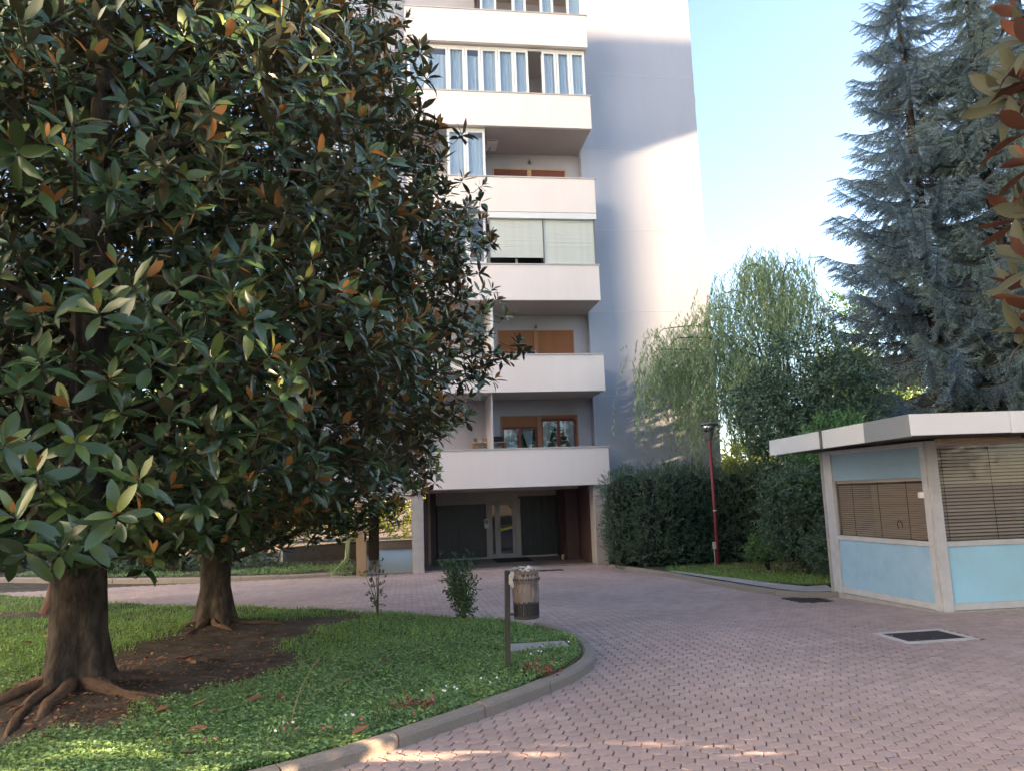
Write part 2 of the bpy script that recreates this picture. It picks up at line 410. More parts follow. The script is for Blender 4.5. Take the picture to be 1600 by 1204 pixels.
for k in range(4):                       # four tones of the same paver
    f = (.93, 1.0, 1.05, .98)[k]
    mm_ = M['paver'].copy(); mm_.name = 'paver_tone'
    for nd in mm_.node_tree.nodes:
        if nd.type == 'RGB': nd.outputs[0].default_value = (.375 * f, .285 * f, .262 * f * (1.02 if k == 3 else 1), 1)
    q = pm.copy(); q.materials[0] = mm_; pmats.append(q)
for i in near:
    mw = Matrix([[*map(float, Rm[i, r]), float(Pp[i, r])] for r in range(3)] + [[0, 0, 0, 1]])
    link('paver', pmats[random.randrange(4)], paving, mw)
b = Bag()
mid = rest[(pp[rest, 2] < 13)]; far = rest[(pp[rest, 2] >= 13)]
V, q = scatter(tv, tq, Rm[mid], Pp[mid]); b.add(V, q)
b.P.setdefault(18, []).append(((tp[None] + (np.arange(len(mid)) * len(tv))[:, None, None]).reshape(-1, 18), np.zeros(len(mid), int)))
sv, sq, sp = paver_template(False)
base = b.n; V, q = scatter(sv, sq, Rm[far], Pp[far]); b.add(V, q)
b.P.setdefault(6, []).append(((sp[None] + (np.arange(len(far)) * len(sv))[:, None, None]).reshape(-1, 6) + base, np.zeros(len(far), int)))
link('paver_field', b.mesh('paver_field', M['paver']), paving, kind='stuff')

# lawn island ------------------------------------------------------
T1, T2, T0 = (-2.97, 7.6), (-2.78, 11.85), (-6.35, 15.6)
def soil_mask(x, y):
    """1 on bare earth under the magnolias, 0 on grass"""
    out = np.zeros_like(x)
    for (ax, ay), (bx, by), r in (((-3.4, 6.6), (-1.9, 8.8), 1.0), ((-2.9, 8.4), (-2.2, 11.2), 1.15), ((-2.6, 11.3), (-1.1, 12.0), .55), ((-8.5, 15.0), (-6.2, 15.4), .75), ((-4.6, 6.0), (-2.8, 6.9), .8)):
        dx, dy = bx - ax, by - ay; t = np.clip(((x - ax) * dx + (y - ay) * dy) / (dx * dx + dy * dy), 0, 1)
        d = np.hypot(x - ax - t * dx, y - ay - t * dy) / r
        out = np.maximum(out, np.clip(1.35 - d, 0, 1))
    n = .55 * np.sin(3.1 * x + 1.7 * y) * np.sin(2.3 * y - 1.1 * x) + .4 * np.sin(7.3 * x - 2.2 * y + 1) * np.sin(6.1 * y + 2.7 * x)
    return np.clip((out + .26 * n - .22) * 1.9, 0, 1)
def isl_z(x, y):
    bumps = .03 * np.sin(1.3 * x + .7 * y) + .02 * np.sin(2.9 * x - 1.9 * y) + .012 * np.sin(7 * x + 5 * y)
    hump = .14 * np.exp(-((x - T1[0]) ** 2 + (y - T1[1]) ** 2) / 1.2) + .12 * np.exp(-((x - T2[0]) ** 2 + (y - T2[1]) ** 2) / 1.0)
    return gz(y) + .055 + bumps * .7 + hump
# island sheet clipped to its outline
xs = np.arange(-16, 2.1, .14); ys = np.arange(.6, 24.6, .14)
X, Y = np.meshgrid(xs, ys); ok = inpoly(np.stack([X, Y], -1), ISL)
idx = -np.ones(X.shape, int); full = ok.copy()
cell = ok[:-1, :-1] | ok[1:, :-1] | ok[:-1, 1:] | ok[1:, 1:]
ring = np.array(ISL)
def snap(x, y):
    best = None
    for i in range(len(ring)):
        a = ring[i]; c = ring[(i + 1) % len(ring)]; d = c - a; t = np.clip(((x - a[0]) * d[0] + (y - a[1]) * d[1]) / (d @ d), 0, 1); p = a + d * t
        e = (p[0] - x) ** 2 + (p[1] - y) ** 2
        if best is None or e < best[0]: best = (e, p[0], p[1])
    return best[1], best[2]
vv = []; qq = []; smk = []
for r, c in zip(*np.nonzero(cell)):
    q = []
    for rr, cc in ((r, c), (r, c + 1), (r + 1, c + 1), (r + 1, c)):
        if idx[rr, cc] < 0:
            x, y = X[rr, cc], Y[rr, cc]
            if not ok[rr, cc]: x, y = snap(x, y)
            idx[rr, cc] = len(vv); vv.append((x, y))
        q.append(idx[rr, cc])
    qq.append(q)
vv = np.array(vv); zz = isl_z(vv[:, 0], vv[:, 1])
me = np_mesh('lawn_island', np.concatenate([vv, zz[:, None]], 1), [np.array(qq)], M['lawnsoil'], smooth=True)
me.materials.append(M['soil'])
cm = vv[np.array(qq)].mean(1); me.polygons.foreach_set('material_index', (soil_mask(cm[:, 0], cm[:, 1]) > .5).astype(np.int32))
link('lawn_island', me, kind='structure')

# kerbs ------------------------------------------------------------
def kerb(name, line, width, h, stone, m, zoff=0., side=1, jit=.0):
    """stones swept along a line; the line is the outer face; side=+1 puts the body on its left"""
    pts = spline([(*p, 0) for p in line], 160)
    L = [0.]
    for a, c in zip(pts, pts[1:]): L.append(L[-1] + (c - a).length)
    def at(s_):
        i = min(max(int(np.searchsorted(L, s_)) - 1, 0), len(pts) - 2); f = (s_ - L[i]) / max(L[i + 1] - L[i], 1e-6)
        p = pts[i].lerp(pts[i + 1], f); d = (pts[min(i + 2, len(pts) - 1)] - pts[max(i - 1, 0)]).normalized(); return p, Vector((-d.y, d.x, 0)) * side
    root = bpy.data.objects.new(name, None); COL.objects.link(root); root['kind'] = 'structure'; root.location = (0, 0, 0)
    k = max(1, round(L[-1] / stone)); st = L[-1] / k
    for i in range(k):
        s0, s1 = i * st + .006, (i + 1) * st - .006; nseg = 6; mb = MB(); dz = random.uniform(-jit, jit); off = random.uniform(-jit, jit)
        prof = [(0, -.1), (0, h - .035), (.012, h - .012), (.035, h), (width - .02, h), (width, h - .015), (width, -.1)]
        for a in range(nseg + 1):
            p, nn = at(s0 + (s1 - s0) * a / nseg); g = gzf(p.y) + zoff + dz
            for u, v in prof:
                jw = .004 * noise.noise(Vector((p.x * 9 + u * 30, p.y * 9, v * 30)))
                mb.V.append(tuple(p + nn * (u + off + jw) + Vector((0, 0, g + v + jw))))
        np_ = len(prof)
        for a in range(nseg):
            for c in range(np_ - 1):
                f = [a * np_ + c, (a + 1) * np_ + c, (a + 1) * np_ + c + 1, a * np_ + c + 1]; mb.face(f if side < 0 else f[::-1])
        mb.face(list(range(np_)) if side > 0 else list(range(np_))[::-1]); e = nseg * np_; mb.face([e + c for c in range(np_)][::-1] if side > 0 else [e + c for c in range(np_)])
        mb.build('kerb_stone', m, root)
    return root
kerb('island_kerb', [(-7.5, 2.58), (-4.5, 3.55), (-2.2, 4.55), (-.70, 5.30), (.32, 6.12), (1.02, 6.76), (1.56, 7.36), (1.88, 7.95), (2.02, 8.72), (1.96, 9.65), (1.76, 10.35)], .12, .105, .92, M['kerb'], side=1, jit=.006)
kerb('garden_kerb', KR, .16, .09, 1.0, M['kerb'], side=-1, jit=.004)
kerb('bed_kerb', KL[1:], .14, .10, 1.0, M['kerb'], side=1, jit=.004)
# concrete strip behind the right kerb, widening towards the kiosk
mb = MB(); kp_ = spline([(*p, 0) for p in KR[1:]], 40)
for i, p in enumerate(kp_):
    d = (kp_[min(i + 1, 40)] - kp_[max(i - 1, 0)]).normalized(); nn = Vector((d.y, -d.x, 0)) * -1 if Vector((d.y, -d.x, 0)).x < 0 else Vector((d.y, -d.x, 0))
    wd = .16 + .75 * (i / 40) ** 1.3; q1 = p + nn * .12; q2 = p + nn * (.13 + wd)
    mb.V += [(q1.x, q1.y, gzf(q1.y) + .078), (q2.x, q2.y, gzf(q2.y) + .086)]
for i in range(40): mb.face([2 * i, 2 * i + 1, 2 * i + 3, 2 * i + 2][::-1])
mb.build('concrete_strip', M['apron'], kind='structure')
# garden lawn at the right, planting bed at the left
mb = MB(); mb.V = [(x, y, gzf(y) + .07) for x, y in [(6.12, 17.9), (6.2, 16.6), (6.5, 15.2), (7.1, 13.4), (8, 13.0), (40, 13.0), (40, 40), (5.95, 40), (5.9, 20.4)]]
mb.face(list(range(9))); mb.build('garden_ground', M['lawnsoil'], kind='structure')
mb = MB(); mb.V = [(x, y, gzf(y) + .075) for x, y in [(-12.9, 26.5), (-8.55, 24.12), (-4.9, 22.75), (-1.5, 22.42), (-1.5, 27), (-4.2, 27.7), (-13, 29)]]
mb.face(list(range(7))); mb.build('planting_bed', M['soil'], kind='structure')

# ------------------------------------------------------------------ apartment building
YF, YW, YB, GB = 22.0, 23.45, 23.85, -.32
ST = .1258 * YF                              # storey height
XL, XR = .13, 5.92                           # balcony column
TOP1 = 1.75 + .0618 * YF                     # top of the first parapet
bld = empty('apartment_building', (2, YF, GB), 'grey apartment block with a column of cream balconies over a glazed entrance', 'building')
def bpart(mb, name, m, parent=bld, bevel=0., **kw):
    o = mb.build(name, m, None, bevel=bevel, **kw)
    o.parent = parent
    pl = Vector((0, 0, 0)); q = parent
    while q is not None: pl += q.location; q = q.parent
    o.location = -pl
    return o
NF = 8
HTOP = TOP1 + ST * NF
# side walls flanking the loggias and the mass behind
Z0 = 1.92
bpart(MB().box(XR - .002, 10.07, YW, 33, GB - .1, HTOP), 'wall', M['render_grey'])
bpart(MB().box(-4.0, XL + .002, YW, 33, Z0, HTOP), 'wall', M['render_grey'])
for k in range(NF + 1):                       # pale joint lines at every floor on the grey wall
    z = 1.75 + .0112 * YF + k * ST + .03
    bpart(MB().box(XR + .02, 10.072, YW - .004, YW + .01, z - .008, z + .008), 'joint_strip', M['joint_line'])
    if k > 5: bpart(MB().box(-4.002, XL - .02, YW - .004, YW + .01, z - .008, z + .008), 'joint_strip', M['joint_line'])
bpart(MB().box(10.072, 10.13, YW + .12, YW + .3, 15.0, 15.28), 'bracket', M['red_frame'])
WX0, WX1 = 3.03, 5.43                         # window openings in the loggia wall
bpart(MB().box(-4.2, 10.2, YF + .6, 33.2, HTOP, HTOP + .4), 'roof', M['concrete'])
for k in range(NF):                           # slabs, parapets, copings, loggia back walls
    zt = TOP1 + k * ST; zb = zt - 1.115; fl = zb + .14
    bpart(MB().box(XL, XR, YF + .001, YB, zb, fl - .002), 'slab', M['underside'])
    bpart(MB().box(XL, XR, YF - .12, YF, zb - .012, zt - .035), 'parapet', M['parapet'])
    bpart(MB().box(XR - .12, XR - .001, YF + .001, YW - .002, fl, zt - .035), 'parapet_return', M['parapet'])
    bpart(MB().box(XL + .001, XL + .12, YF + .001, YW - .002, fl, zt - .035), 'parapet_return', M['parapet'])
    bpart(MB().box(XL - .03, XR + .03, YF - .15, YF + .03, zt - .033, zt).box(XR - .15, XR + .028, YF + .031, YW - .004, zt - .033, zt - .001), 'coping', M['coping'])
    # back wall round the window
    wt = fl + 1.95 + .12
    ceil_ = zb + ST - .002
    mb = MB().box(XL, WX0 - .001, YB, YB + .25, fl, ceil_).box(WX1 + .001, XR, YB, YB + .25, fl, ceil_).box(WX0 - .001, WX1 + .001, YB, YB + .25, wt + .04, ceil_)
    bpart(mb, 'loggia_wall', M['loggia'])
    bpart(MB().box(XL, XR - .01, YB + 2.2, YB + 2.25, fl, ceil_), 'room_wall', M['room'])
    mb = MB().box(WX0 - .05, WX0, YB - .03, YB + .12, fl, wt).box(WX1, WX1 + .05, YB - .03, YB + .12, fl, wt).box(WX0 - .05, WX1 + .05, YB - .031, YB + .12, wt, wt + .05)
    xm = (4.15, 4.29)
    mb.box(xm[0], xm[1], YB - .025, YB + .12, fl, wt)
    cas = bpart(mb, 'window_casing', M['wood_pale'] if k == 3 else M['wood'])
    def shut(x0, x1, z0, z1, m, pitch=.058):
        sh = bpart(MB().box(x0, x1, YB + .030, YB + .036, z0, z1), 'roller_shutter', m)
        n = max(1, int(round((z1 - z0) / pitch))); h = (z1 - z0) / n
        sm = MB()
        sm.box(x0, x1, -.012, .010, -h * .39, h * .39); me = sm.mesh('slat', m)
        for i in range(n):
            o = link('slat', me, sh); o.location = (0, YB + .02, z0 + (i + .5) * h)
            o.rotation_euler = (random.uniform(.06, .14), 0, random.uniform(-.0006, .0006))
    def sash(x0, x1, z0, z1, m, curtain=None, split=True):
        mb = MB().box(x0, x0 + .055, YB + .05, YB + .1, z0, z1).box(x1 - .055, x1, YB + .05, YB + .1, z0, z1)
        mb.box(x0 + .055, x1 - .055, YB + .051, YB + .099, z1 - .055, z1).box(x0 + .055, x1 - .055, YB + .051, YB + .099, z0, z0 + .07)
        c = (x0 + x1) / 2
        if split: mb.box(c - .045, c + .045, YB + .049, YB + .1, z0 + .07, z1 - .055)
        s = bpart(mb, 'sash', m, parent=bld)
        for a, e in (((x0 + .055, c - .045), (c + .045, x1 - .055)) if split else ((x0 + .055, x1 - .055),)):
            bpart(MB().box(a, e, YB + .07, YB + .076, z0 + .07, z1 - .055), 'pane', M['pane'], parent=s)
        return s
    def drape(pts, sashobj, m):
        """pleated cloth: columns of (x_top, x_bottom) between z0 and z1"""
        (xa0, xb0), (xa1, xb1), z0, z1 = pts; mb = MB(); nx, nz = 26, 6
        for j in range(nz + 1):
            f = j / nz
            for i in range(nx + 1):
                u = i / nx; x = (xa0 + (xa1 - xa0) * u) * (1 - f) + (xb0 + (xb1 - xb0) * u) * f
                mb.V.append((x, YB + .16 + .018 * math.sin(i * 1.9) * (1 - .3 * f), z1 + (z0 - z1) * f))
        for j in range(nz):
            for i in range(nx): a = j * (nx + 1) + i; mb.face([a, a + 1, a + nx + 2, a + nx + 1])
        bpart(mb, 'curtain', m, parent=sashobj, smooth=True)
    L_, R_ = (WX0, xm[0]), (xm[1], WX1)
    if k == 0:
        shut(*L_, 3.90, wt, M['shutter_wood']); shut(*R_, 4.14, wt, M['shutter_wood'])
        s = sash(*L_, fl, 3.885, M['red_frame'])
        drape(((3.08, 3.09), (3.52, 3.52), fl + .05, 3.88), s, M['curtain_warm'])
        drape(((3.66, 3.86), (4.05, 3.97), 3.22, 3.88), s, M['curtain_warm'])
        s = sash(*R_, fl, 4.12, M['red_frame'])
        drape(((4.34, 4.34), (4.80, 4.42), 3.1, 4.11), s, M['curtain_warm'])
        drape(((4.92, 5.32), (5.37, 5.37), 3.1, 4.11), s, M['curtain_warm'])
        drape(((4.80, 4.80), (4.90, 4.90), 3.1, 4.11), s, M['curtain'])
    elif k == 1:
        shut(*L_, fl, wt, M['shutter_wood']); shut(*R_, fl, wt, M['shutter_wood'])
    elif k == 3:
        shut(*L_, fl, wt, M['shutter_rust']); shut(*R_, fl, wt, M['shutter_rust'])
    else:
        s = sash(*L_, fl, wt, M['white'], False); s = sash(*R_, fl, wt, M['white'], False)
    # ceiling lamp / wall lamp
    if k in (1, 3):
        zl = 1.75 + .0112 * YF + (k + 1) * ST - .30 if k == 3 else 7.12
        lamp = MB().box(4.19, 4.27, YB - .05, YB - .001, zl - .03, zl + .03)
        lamp.tube([(4.23, YB - .05, zl), (4.23, YB - .11, zl + .07), (4.23, YB - .14, zl + .03), (4.23, YB - .14, zl - .06)], [.014, .014, .02, .035], 8)
        bpart(lamp, 'wall_lamp', M['lampmetal'])

def glazing(x0, x1, zb, zt, edges, y=YF + .14, posts=.055, openp=(), curtains=True):
    """a white framed row of sashes standing on the parapet"""
    fr = MB().box(x0, x1, y - .03, y + .03, zb, zb + .05).box(x0, x1, y - .031, y + .031, zt - .06, zt)
    root = bpart(fr, 'veranda_frame', M['white'])
    for i, (a, c) in enumerate(zip(edges, edges[1:])):
        if i in openp: continue
        wv = .075
        s = MB().box(a + .006, a + wv, y - .026, y + .026, zb + .052, zt - .062).box(c - wv, c - .006, y - .026, y + .026, zb + .052, zt - .062)
        s.box(a + wv, c - wv, y - .025, y + .025, zb + .052, zb + .12).box(a + wv, c - wv, y - .025, y + .025, zt - .13, zt - .062)
        bpart(s, 'sash', M['white'], parent=root)
        bpart(MB().box(a + wv, c - wv, y - .004, y + .004, zb + .12, zt - .13), 'pane', M['pane'], parent=root)
        if curtains:
            mb = MB(); nx = 14; top = zt - .1 - (.16 if i in (1, 3) else 0)
            for j in range(2):
                for q in range(nx + 1):
                    u = q / nx; mb.V.append((a + (c - a) * u, y + .10 + .02 * math.sin(q * 2.1 + i), top if j == 0 else zb + .05))
            for q in range(nx): mb.face([q, q + 1, q + nx + 2, q + nx + 1])
            bpart(mb, 'curtain', M['curtain'], parent=root, smooth=True)
zt = lambda k: TOP1 + k * ST
zc = lambda k: TOP1 + k * ST + (ST - 1.115) - .014     # underside above storey k
glazing(.2, 5.86, zt(4), zc(4), [.2, .78, 1.47, 2.0, 2.5, 3.04, 3.56, 4.02, 4.46, 4.93, 5.38, 5.86], openp=(7,))
glazing(2.53, 5.86, zt(5), zc(5), [2.53, 3.06, 3.57, 4.02, 4.48, 4.92, 5.36, 5.86], openp=(1, 3, 5))
bpart(MB().box(2.44, 2.52, YF + .1, YF + .18, zt(5), zc(5)), 'post', M['bronze'])
bpart(MB().box(.16, 2.43, YF + .9, YF + .95, zt(5) - .9, zc(5)), 'partition', M['loggia'])
glazing(1.38, 2.56, zt(3), zc(3), [1.38, 1.96, 2.56], curtains=True)
bpart(MB().box(2.52, 2.56, YF + .18, YB - .01, zt(3) - .95, zc(3)), 'partition', M['loggia'])
glazing(.2, 2.50, zt(2), zc(2), [.2, .8, 1.4, 1.95, 2.50], curtains=False)
# cream roller shutters across the third balcony
hd = bpart(MB().box(2.56, XR + .0, YF - .10, YF + .22, zc(2) - .19, zc(2) - .002), 'shutter_box', M['white'])
for xa, xb in ((2.545, 2.60), (XR - .07, XR - .03), (4.24, 4.27)): bpart(MB().box(xa, xb, YF + .0, YF + .10, zt(2), zc(2) - .192), 'shutter_guide', M['lampmetal'])
for (x0, x1, z0) in ((2.602, 4.238, zt(2) + .24), (4.272, XR - .072, zt(2))):
    z1 = zc(2) - .195; sh = bpart(MB().box(x0, x1, YF + .055, YF + .06, z0, z1), 'roller_shutter', M['shutter_cream'])
    n = int(round((z1 - z0) / .066)); h = (z1 - z0) / n; me = MB().box(x0, x1, -.014, .010, -h * .44, h * .44).mesh('slat', M['shutter_cream'])
    for i in range(n):
        o = link('slat', me, sh); o.location = (0, YF + .045, z0 + (i + .5) * h); o.rotation_euler = (random.uniform(.10, .18), 0, random.uniform(-.001, .001))
bpart(MB().box(2.6, 4.24, YF + .5, YF + .52, zt(2) - .3, zc(2)), 'dark_backing', M['dark'])  # near-black sheet behind the gap under the raised shutter
bpart(MB().box(3.40, 3.46, YF + .2, YF + .26, zt(2), zt(2) + .25), 'window_mullion', M['steel'])
bpart(MB().box(2.56, 2.62, YF + .0, YB - .002, zt(1) - .97, zc(1)), 'divider_panel', M['white'])
bpart(MB().box(2.50, 2.53, YF + .0, YB - .002, zt(0) - .97, zc(0)), 'divider_panel', M['loggia'])
# portico: pillars, floor, entrance, side walls
gf = bpart(MB().box(-1.6, XR + .25, 22.2, 33, GB - .02, GB + .018), 'portico_floor', M['stone_floor'])
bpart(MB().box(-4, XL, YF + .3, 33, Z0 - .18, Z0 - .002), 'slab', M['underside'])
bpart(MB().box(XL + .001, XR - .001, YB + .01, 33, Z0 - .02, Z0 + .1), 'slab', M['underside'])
bpart(MB().box(.13, .46, 22.06, 22.5, GB, 1.985), 'pillar', M['pillar'], bevel=.01)
bpart(MB().box(.125, .455, 22.502, 23.4, GB, 1.985), 'pillar_flank', M['plain_tan'])  # plain tan block behind the pillar
bpart(MB().box(5.44, 5.78, 21.96, 22.6, GB, 1.985), 'pillar', M['pillar'], bevel=.01)
bpart(MB().box(5.40, 5.60, 22.603, 24.1, GB, 1.98), 'pillar_flank', M['bronze'])
pl = bpart(MB().box(-1.40, -1.14, 21.74, 22.2, GB, 1.74), 'pillar', M['tan'], label='tan ribbed pillar')
rib = MB().box(-.011, .011, -.012, .002, GB + .02, 1.73).mesh('slat', M['tan'])
for i in range(7):
    o = link('slat', rib, pl); o.location = (-1.375 + i * .035, 21.738, 0)
bpart(MB().box(-1.35, -1.0, 27.5, 27.9, GB, 1.74), 'pillar', M['bark_dark'])
YE = 25.7
bpart(MB().box(.95, 2.66, YE, YE + .06, 1.50, 1.90), 'lintel_panel', M['steel']); bpart(MB().box(3.72, 5.3, YE, YE + .06, 1.72, 1.90), 'lintel_panel', M['steel'])
bpart(MB().box(2.661, 3.719, YE - .01, YE + .06, 1.64, 1.90), 'lintel_panel', M['steel'])
def fluted(x0, x1, z1, name='fluted_panel'):
    p = bpart(MB().box(x0, x1, YE + .03, YE + .08, GB + .07, z1), name, M['fluted'])
    n = int((x1 - x0) / .17)
    for i in range(n):
        a = x0 + (x1 - x0) * i / n; wd = (x1 - x0) / n
        bpart(MB().box(a + .008, a + wd - .008, YE + .005 + .012 * (i % 2), YE + .029, GB + .08, z1 - .01), 'panel', M['fluted'], parent=p)
fluted(.98, 2.62, 1.50); fluted(3.80, 5.05, 1.72)
for xa, xb in ((.95, 2.618), (3.782, 5.1)): bpart(MB().box(xa, xb, YE - .01, YE + .06, GB + .02, GB + .07), 'sill', M['steel'])
dr = bpart(MB().box(2.62, 2.74, YE - .04, YE + .05, GB + .02, 1.64).box(3.60, 3.78, YE - .04, YE + .05, GB + .02, 1.64).box(2.741, 3.599, YE - .04, YE + .05, 1.54, 1.64), 'door_frame', M['steel'])
for (a, c, fw) in ((2.745, 2.985, .075), (2.99, 3.595, .10)):
    bpart(MB().box(a, a + fw, YE - .03, YE + .03, GB + .02, 1.535).box(c - fw, c, YE - .03, YE + .03, GB + .02, 1.535).box(a + fw, c - fw, YE - .029, YE + .029, 1.44, 1.535).box(a + fw, c - fw, YE - .029, YE + .029, GB + .02, GB + .16), 'door_leaf', M['steel'], parent=dr)
    bpart(MB().box(a + fw, c - fw, YE - .004, YE + .004, GB + .16, 1.44), 'pane', M['pane_dark'], parent=dr)
bpart(MB().tube([(3.04, YE - .032, .62), (3.04, YE - .07, .62), (3.04, YE - .07, .78), (3.04, YE - .032, .78)], .012, 8), 'handle', M['lampmetal'], parent=dr)
tp_ = MB(); tp_.beam((3.09, YE - .008, .615), (3.50, YE - .008, .70), .004, .075); bpart(tp_, 'yellow_strip', M['yellow'], parent=dr)
bpart(MB().box(2.55, 2.70, YE - .046, YE - .041, .70, 1.0), 'notice', M['paper'], parent=dr)
bpart(MB().box(2.57, 2.68, YE - .048, YE - .0462, .84, .97), 'notice_print', M['fascia_grey'], parent=dr)
bpart(MB().box(5.05, 5.12, YE - 1.6, YE + .08, GB, 1.92), 'side_wall', M['bronze'])
for i, (ya, yb) in enumerate(((24.12, 24.6), (24.62, 25.1), (25.12, 25.68))):
    bpart(MB().box(5.02 + .01 * (i % 2), 5.049, ya, yb, GB + .05, 1.9), 'panel', M['bronze'])
bpart(MB().box(5.121, 5.9, 24.11, 24.2, GB, 1.92), 'side_wall', M['bronze'])
bpart(MB().box(.48, .62, 23.42, 33, GB, 1.74), 'side_wall', M['bronze'])
bpart(MB().box(.62, .94, YE, YE + .06, GB, 1.92), 'side_wall', M['bronze'])
bpart(MB().box(.7, 5.9, 29.0, 29.1, GB, 1.92), 'lobby_wall', M['room'])
bpart(MB().box(.645, .72, 24.3, 24.36, GB, 1.9), 'post', M['plain_tan'])
bpart(MB().box(-1.6, 5.4, 22.2, 22.26, GB + .0185, GB + .03), 'step_edge', M['fascia_grey'])

def thing1(name, mb, m, label, cat, group=None, **kw):
    o = mb.build(name, m, None, label=label, category=cat, **kw)
    if group: o['group'] = group
    return o
# things on the balconies
ac = empty('air_conditioner', (2.97, YF + 1.2, 13.2), 'white outdoor air conditioner unit hung high on the fourth balcony wall', 'air conditioner')
def sub(mb, name, m, root, **kw):
    o = mb.build(name, m, root, **kw); o.location = -root.location if root.rotation_euler.z == 0 else o.location; return o
sub(MB().box(2.72, 3.06, YF + .85, YF + 1.5, 12.98, 13.5), 'housing', M['white'], ac, bevel=.015)
sub(MB().box(2.75, 3.03, YF + .84, YF + .85, 13.01, 13.47), 'grille_back', M['dark'], ac)
me = MB().box(2.74, 3.04, -.008, .008, -.012, .012).mesh('grille_bar', M['white'])
for i in range(8):
    o = link('grille_bar', me, ac); o.location = Vector((0, YF + .835, 13.05 + i * .055)) - ac.location
me = MB().box(-.01, .01, -.006, .006, 13.02, 13.46).mesh('grille_bar', M['white'])
for i in range(4):
    o = link('grille_bar', me, ac); o.location = Vector((2.79 + i * .067, YF + .83, 0)) - ac.location
mb = MB().beam((2.86, YF + 1.2, 12.97), (2.60, YF + 1.2, 12.60), .03, .03).beam((2.60, YF + 1.2, 12.6), (2.60, YF + 1.2, 13.0), .03, .03)
sub(mb, 'bracket', M['lampmetal'], ac)
shf = empty('shelf', (2.6, YB - .2, 3.2), 'small brown wooden shelf rack on the lowest balcony beside the window', 'shelf')
mb = MB().box(2.05, 3.1, YB - .35, YB - .05, 3.395, 3.425); sub(mb, 'shelf_board', M['wood_pale'], shf)
mb = MB().box(2.06, 2.09, YB - .34, YB - .31, 2.2, 3.39).box(3.06, 3.09, YB - .34, YB - .31, 2.2, 3.39).box(2.06, 2.09, YB - .08, YB - .052, 2.2, 3.39).box(3.06, 3.09, YB - .08, YB - .052, 2.2, 3.39); sub(mb, 'frame', M['wood'], shf)
for i, (x, r, h, m, lab) in enumerate(((2.14, .05, .12, 'lampmetal', 'dark squat pot at the left end of the balcony shelf'), (2.30, .045, .15, 'alu', 'grey metal can on the balcony shelf'), (2.46, .06, .11, 'plain_tan', 'terracotta pot in the middle of the balcony shelf'), (2.62, .055, .10, 'shutter_wood', 'orange pot on the balcony shelf'))):
    o = MB().lathe([(r * .75, 0), (r, h * .8), (r * 1.06, h * .82), (r * 1.06, h), (r * .9, h), (r * .85, h * .8)], 12).build('pot', M[m], None, smooth=False, label=lab, category='pot'); o.location = (x, YB - .2, 3.426)
b_ = MB().box(-.17, .17, -.1, .1, 0, .17).build('storage_box', M['black'], None, bevel=.02, label='black box at the right end of the balcony shelf', category='box'); b_.location = (2.86, YB - .2, 3.426)
ch = empty('clothes_airer', (3.75, YF + .9, zt(1) - .95), 'dark cloth airer with two pale uprights on the second balcony', 'clothes airer')
sub(MB().box(3.42, 4.02, YF + .85, YF + .93, zt(1) - .3, zt(1) + .25), 'hanging_cloth', M['black'], ch, bevel=.03)
sub(MB().tube([(3.56, YF + .82, zt(1) - .95), (3.56, YF + .82, zt(1) + .22)], .014, 8).tube([(3.73, YF + .82, zt(1) - .95), (3.73, YF + .82, zt(1) + .36)], .014, 8).tube([(3.38, YF + .82, zt(1) - .9), (3.40, YF + .82, zt(1) + .27), (4.02, YF + .82, zt(1) + .27), (4.05, YF + .82, zt(1) - .9)], .010, 8), 'frame', M['alu'], ch)
thing1('door_mat', MB().box(2.75, 3.9, 24.1, 25.5, GB + .019, GB + .035), M['black'], 'black rubber mat on the portico floor before the glass door', 'door mat', bevel=.004)
o = MB().lathe([(.03, 0), (.05, .02), (.05, .12), (.02, .16)], 10).build('lamp_can', M['tan'], None, label='small tan canister standing on the portico floor by the side wall', category='can'); o.location = (4.85, 24.05, GB + .019)

# ------------------------------------------------------------------ guard kiosk
kio = empty('guard_kiosk', (8.6, 10.8, gzf(10.8)), 'white framed guard kiosk with blue panels, blinds and a flat overhanging roof', 'kiosk')
def kp(mb, name, m, parent=kio, **kw): return bpart(mb, name, m, parent, **kw)
A = np.array([7.13, 9.68]); B = np.array([6.99, 11.92]); C_ = np.array([10.6, 9.46])
class Face:
    """a wall plane of the kiosk: u along it from p, w outward, z up"""
    def __init__(s, p, q): s.p = np.array(p, float); s.L = float(np.linalg.norm(np.array(q) - p)); s.d = (np.array(q) - p) / s.L; s.n = np.array([s.d[1], -s.d[0]])
    def box(s, mb, u0, u1, w0, w1, z0, z1, mi=0):
        pts = [s.p + s.d * u + s.n * v for u, v in ((u0, w0), (u1, w0), (u1, w1), (u0, w1))]; return mb.prism(pts[::-1], z0, z1, mi)
FL = Face(B, A); FR = Face(A, C_)
gk = -.05; ZT = 2.30
kp(MB().prism([tuple(B + [-.03, .05]), tuple(A + [-.04, -.04]), tuple(C_ + [0, -.04]), (10.7, 12.2)], gk - .1, gk + .055), 'plinth', M['concrete'])
def post(f, u0, u1, w0=-.06, w1=.02, z0=gk + .05, z1=ZT): kp(f.box(MB(), u0, u1, w0, w1, z0, z1), 'post', M['alu'], bevel=.004)
post(FL, -.02, .085); post(FL, FL.L - .10, FL.L - .002, -.06, .022)
post(FR, .002, .15, -.08, .03); post(FR, 1.75, 1.86); post(FR, FR.L - .1, FR.L)
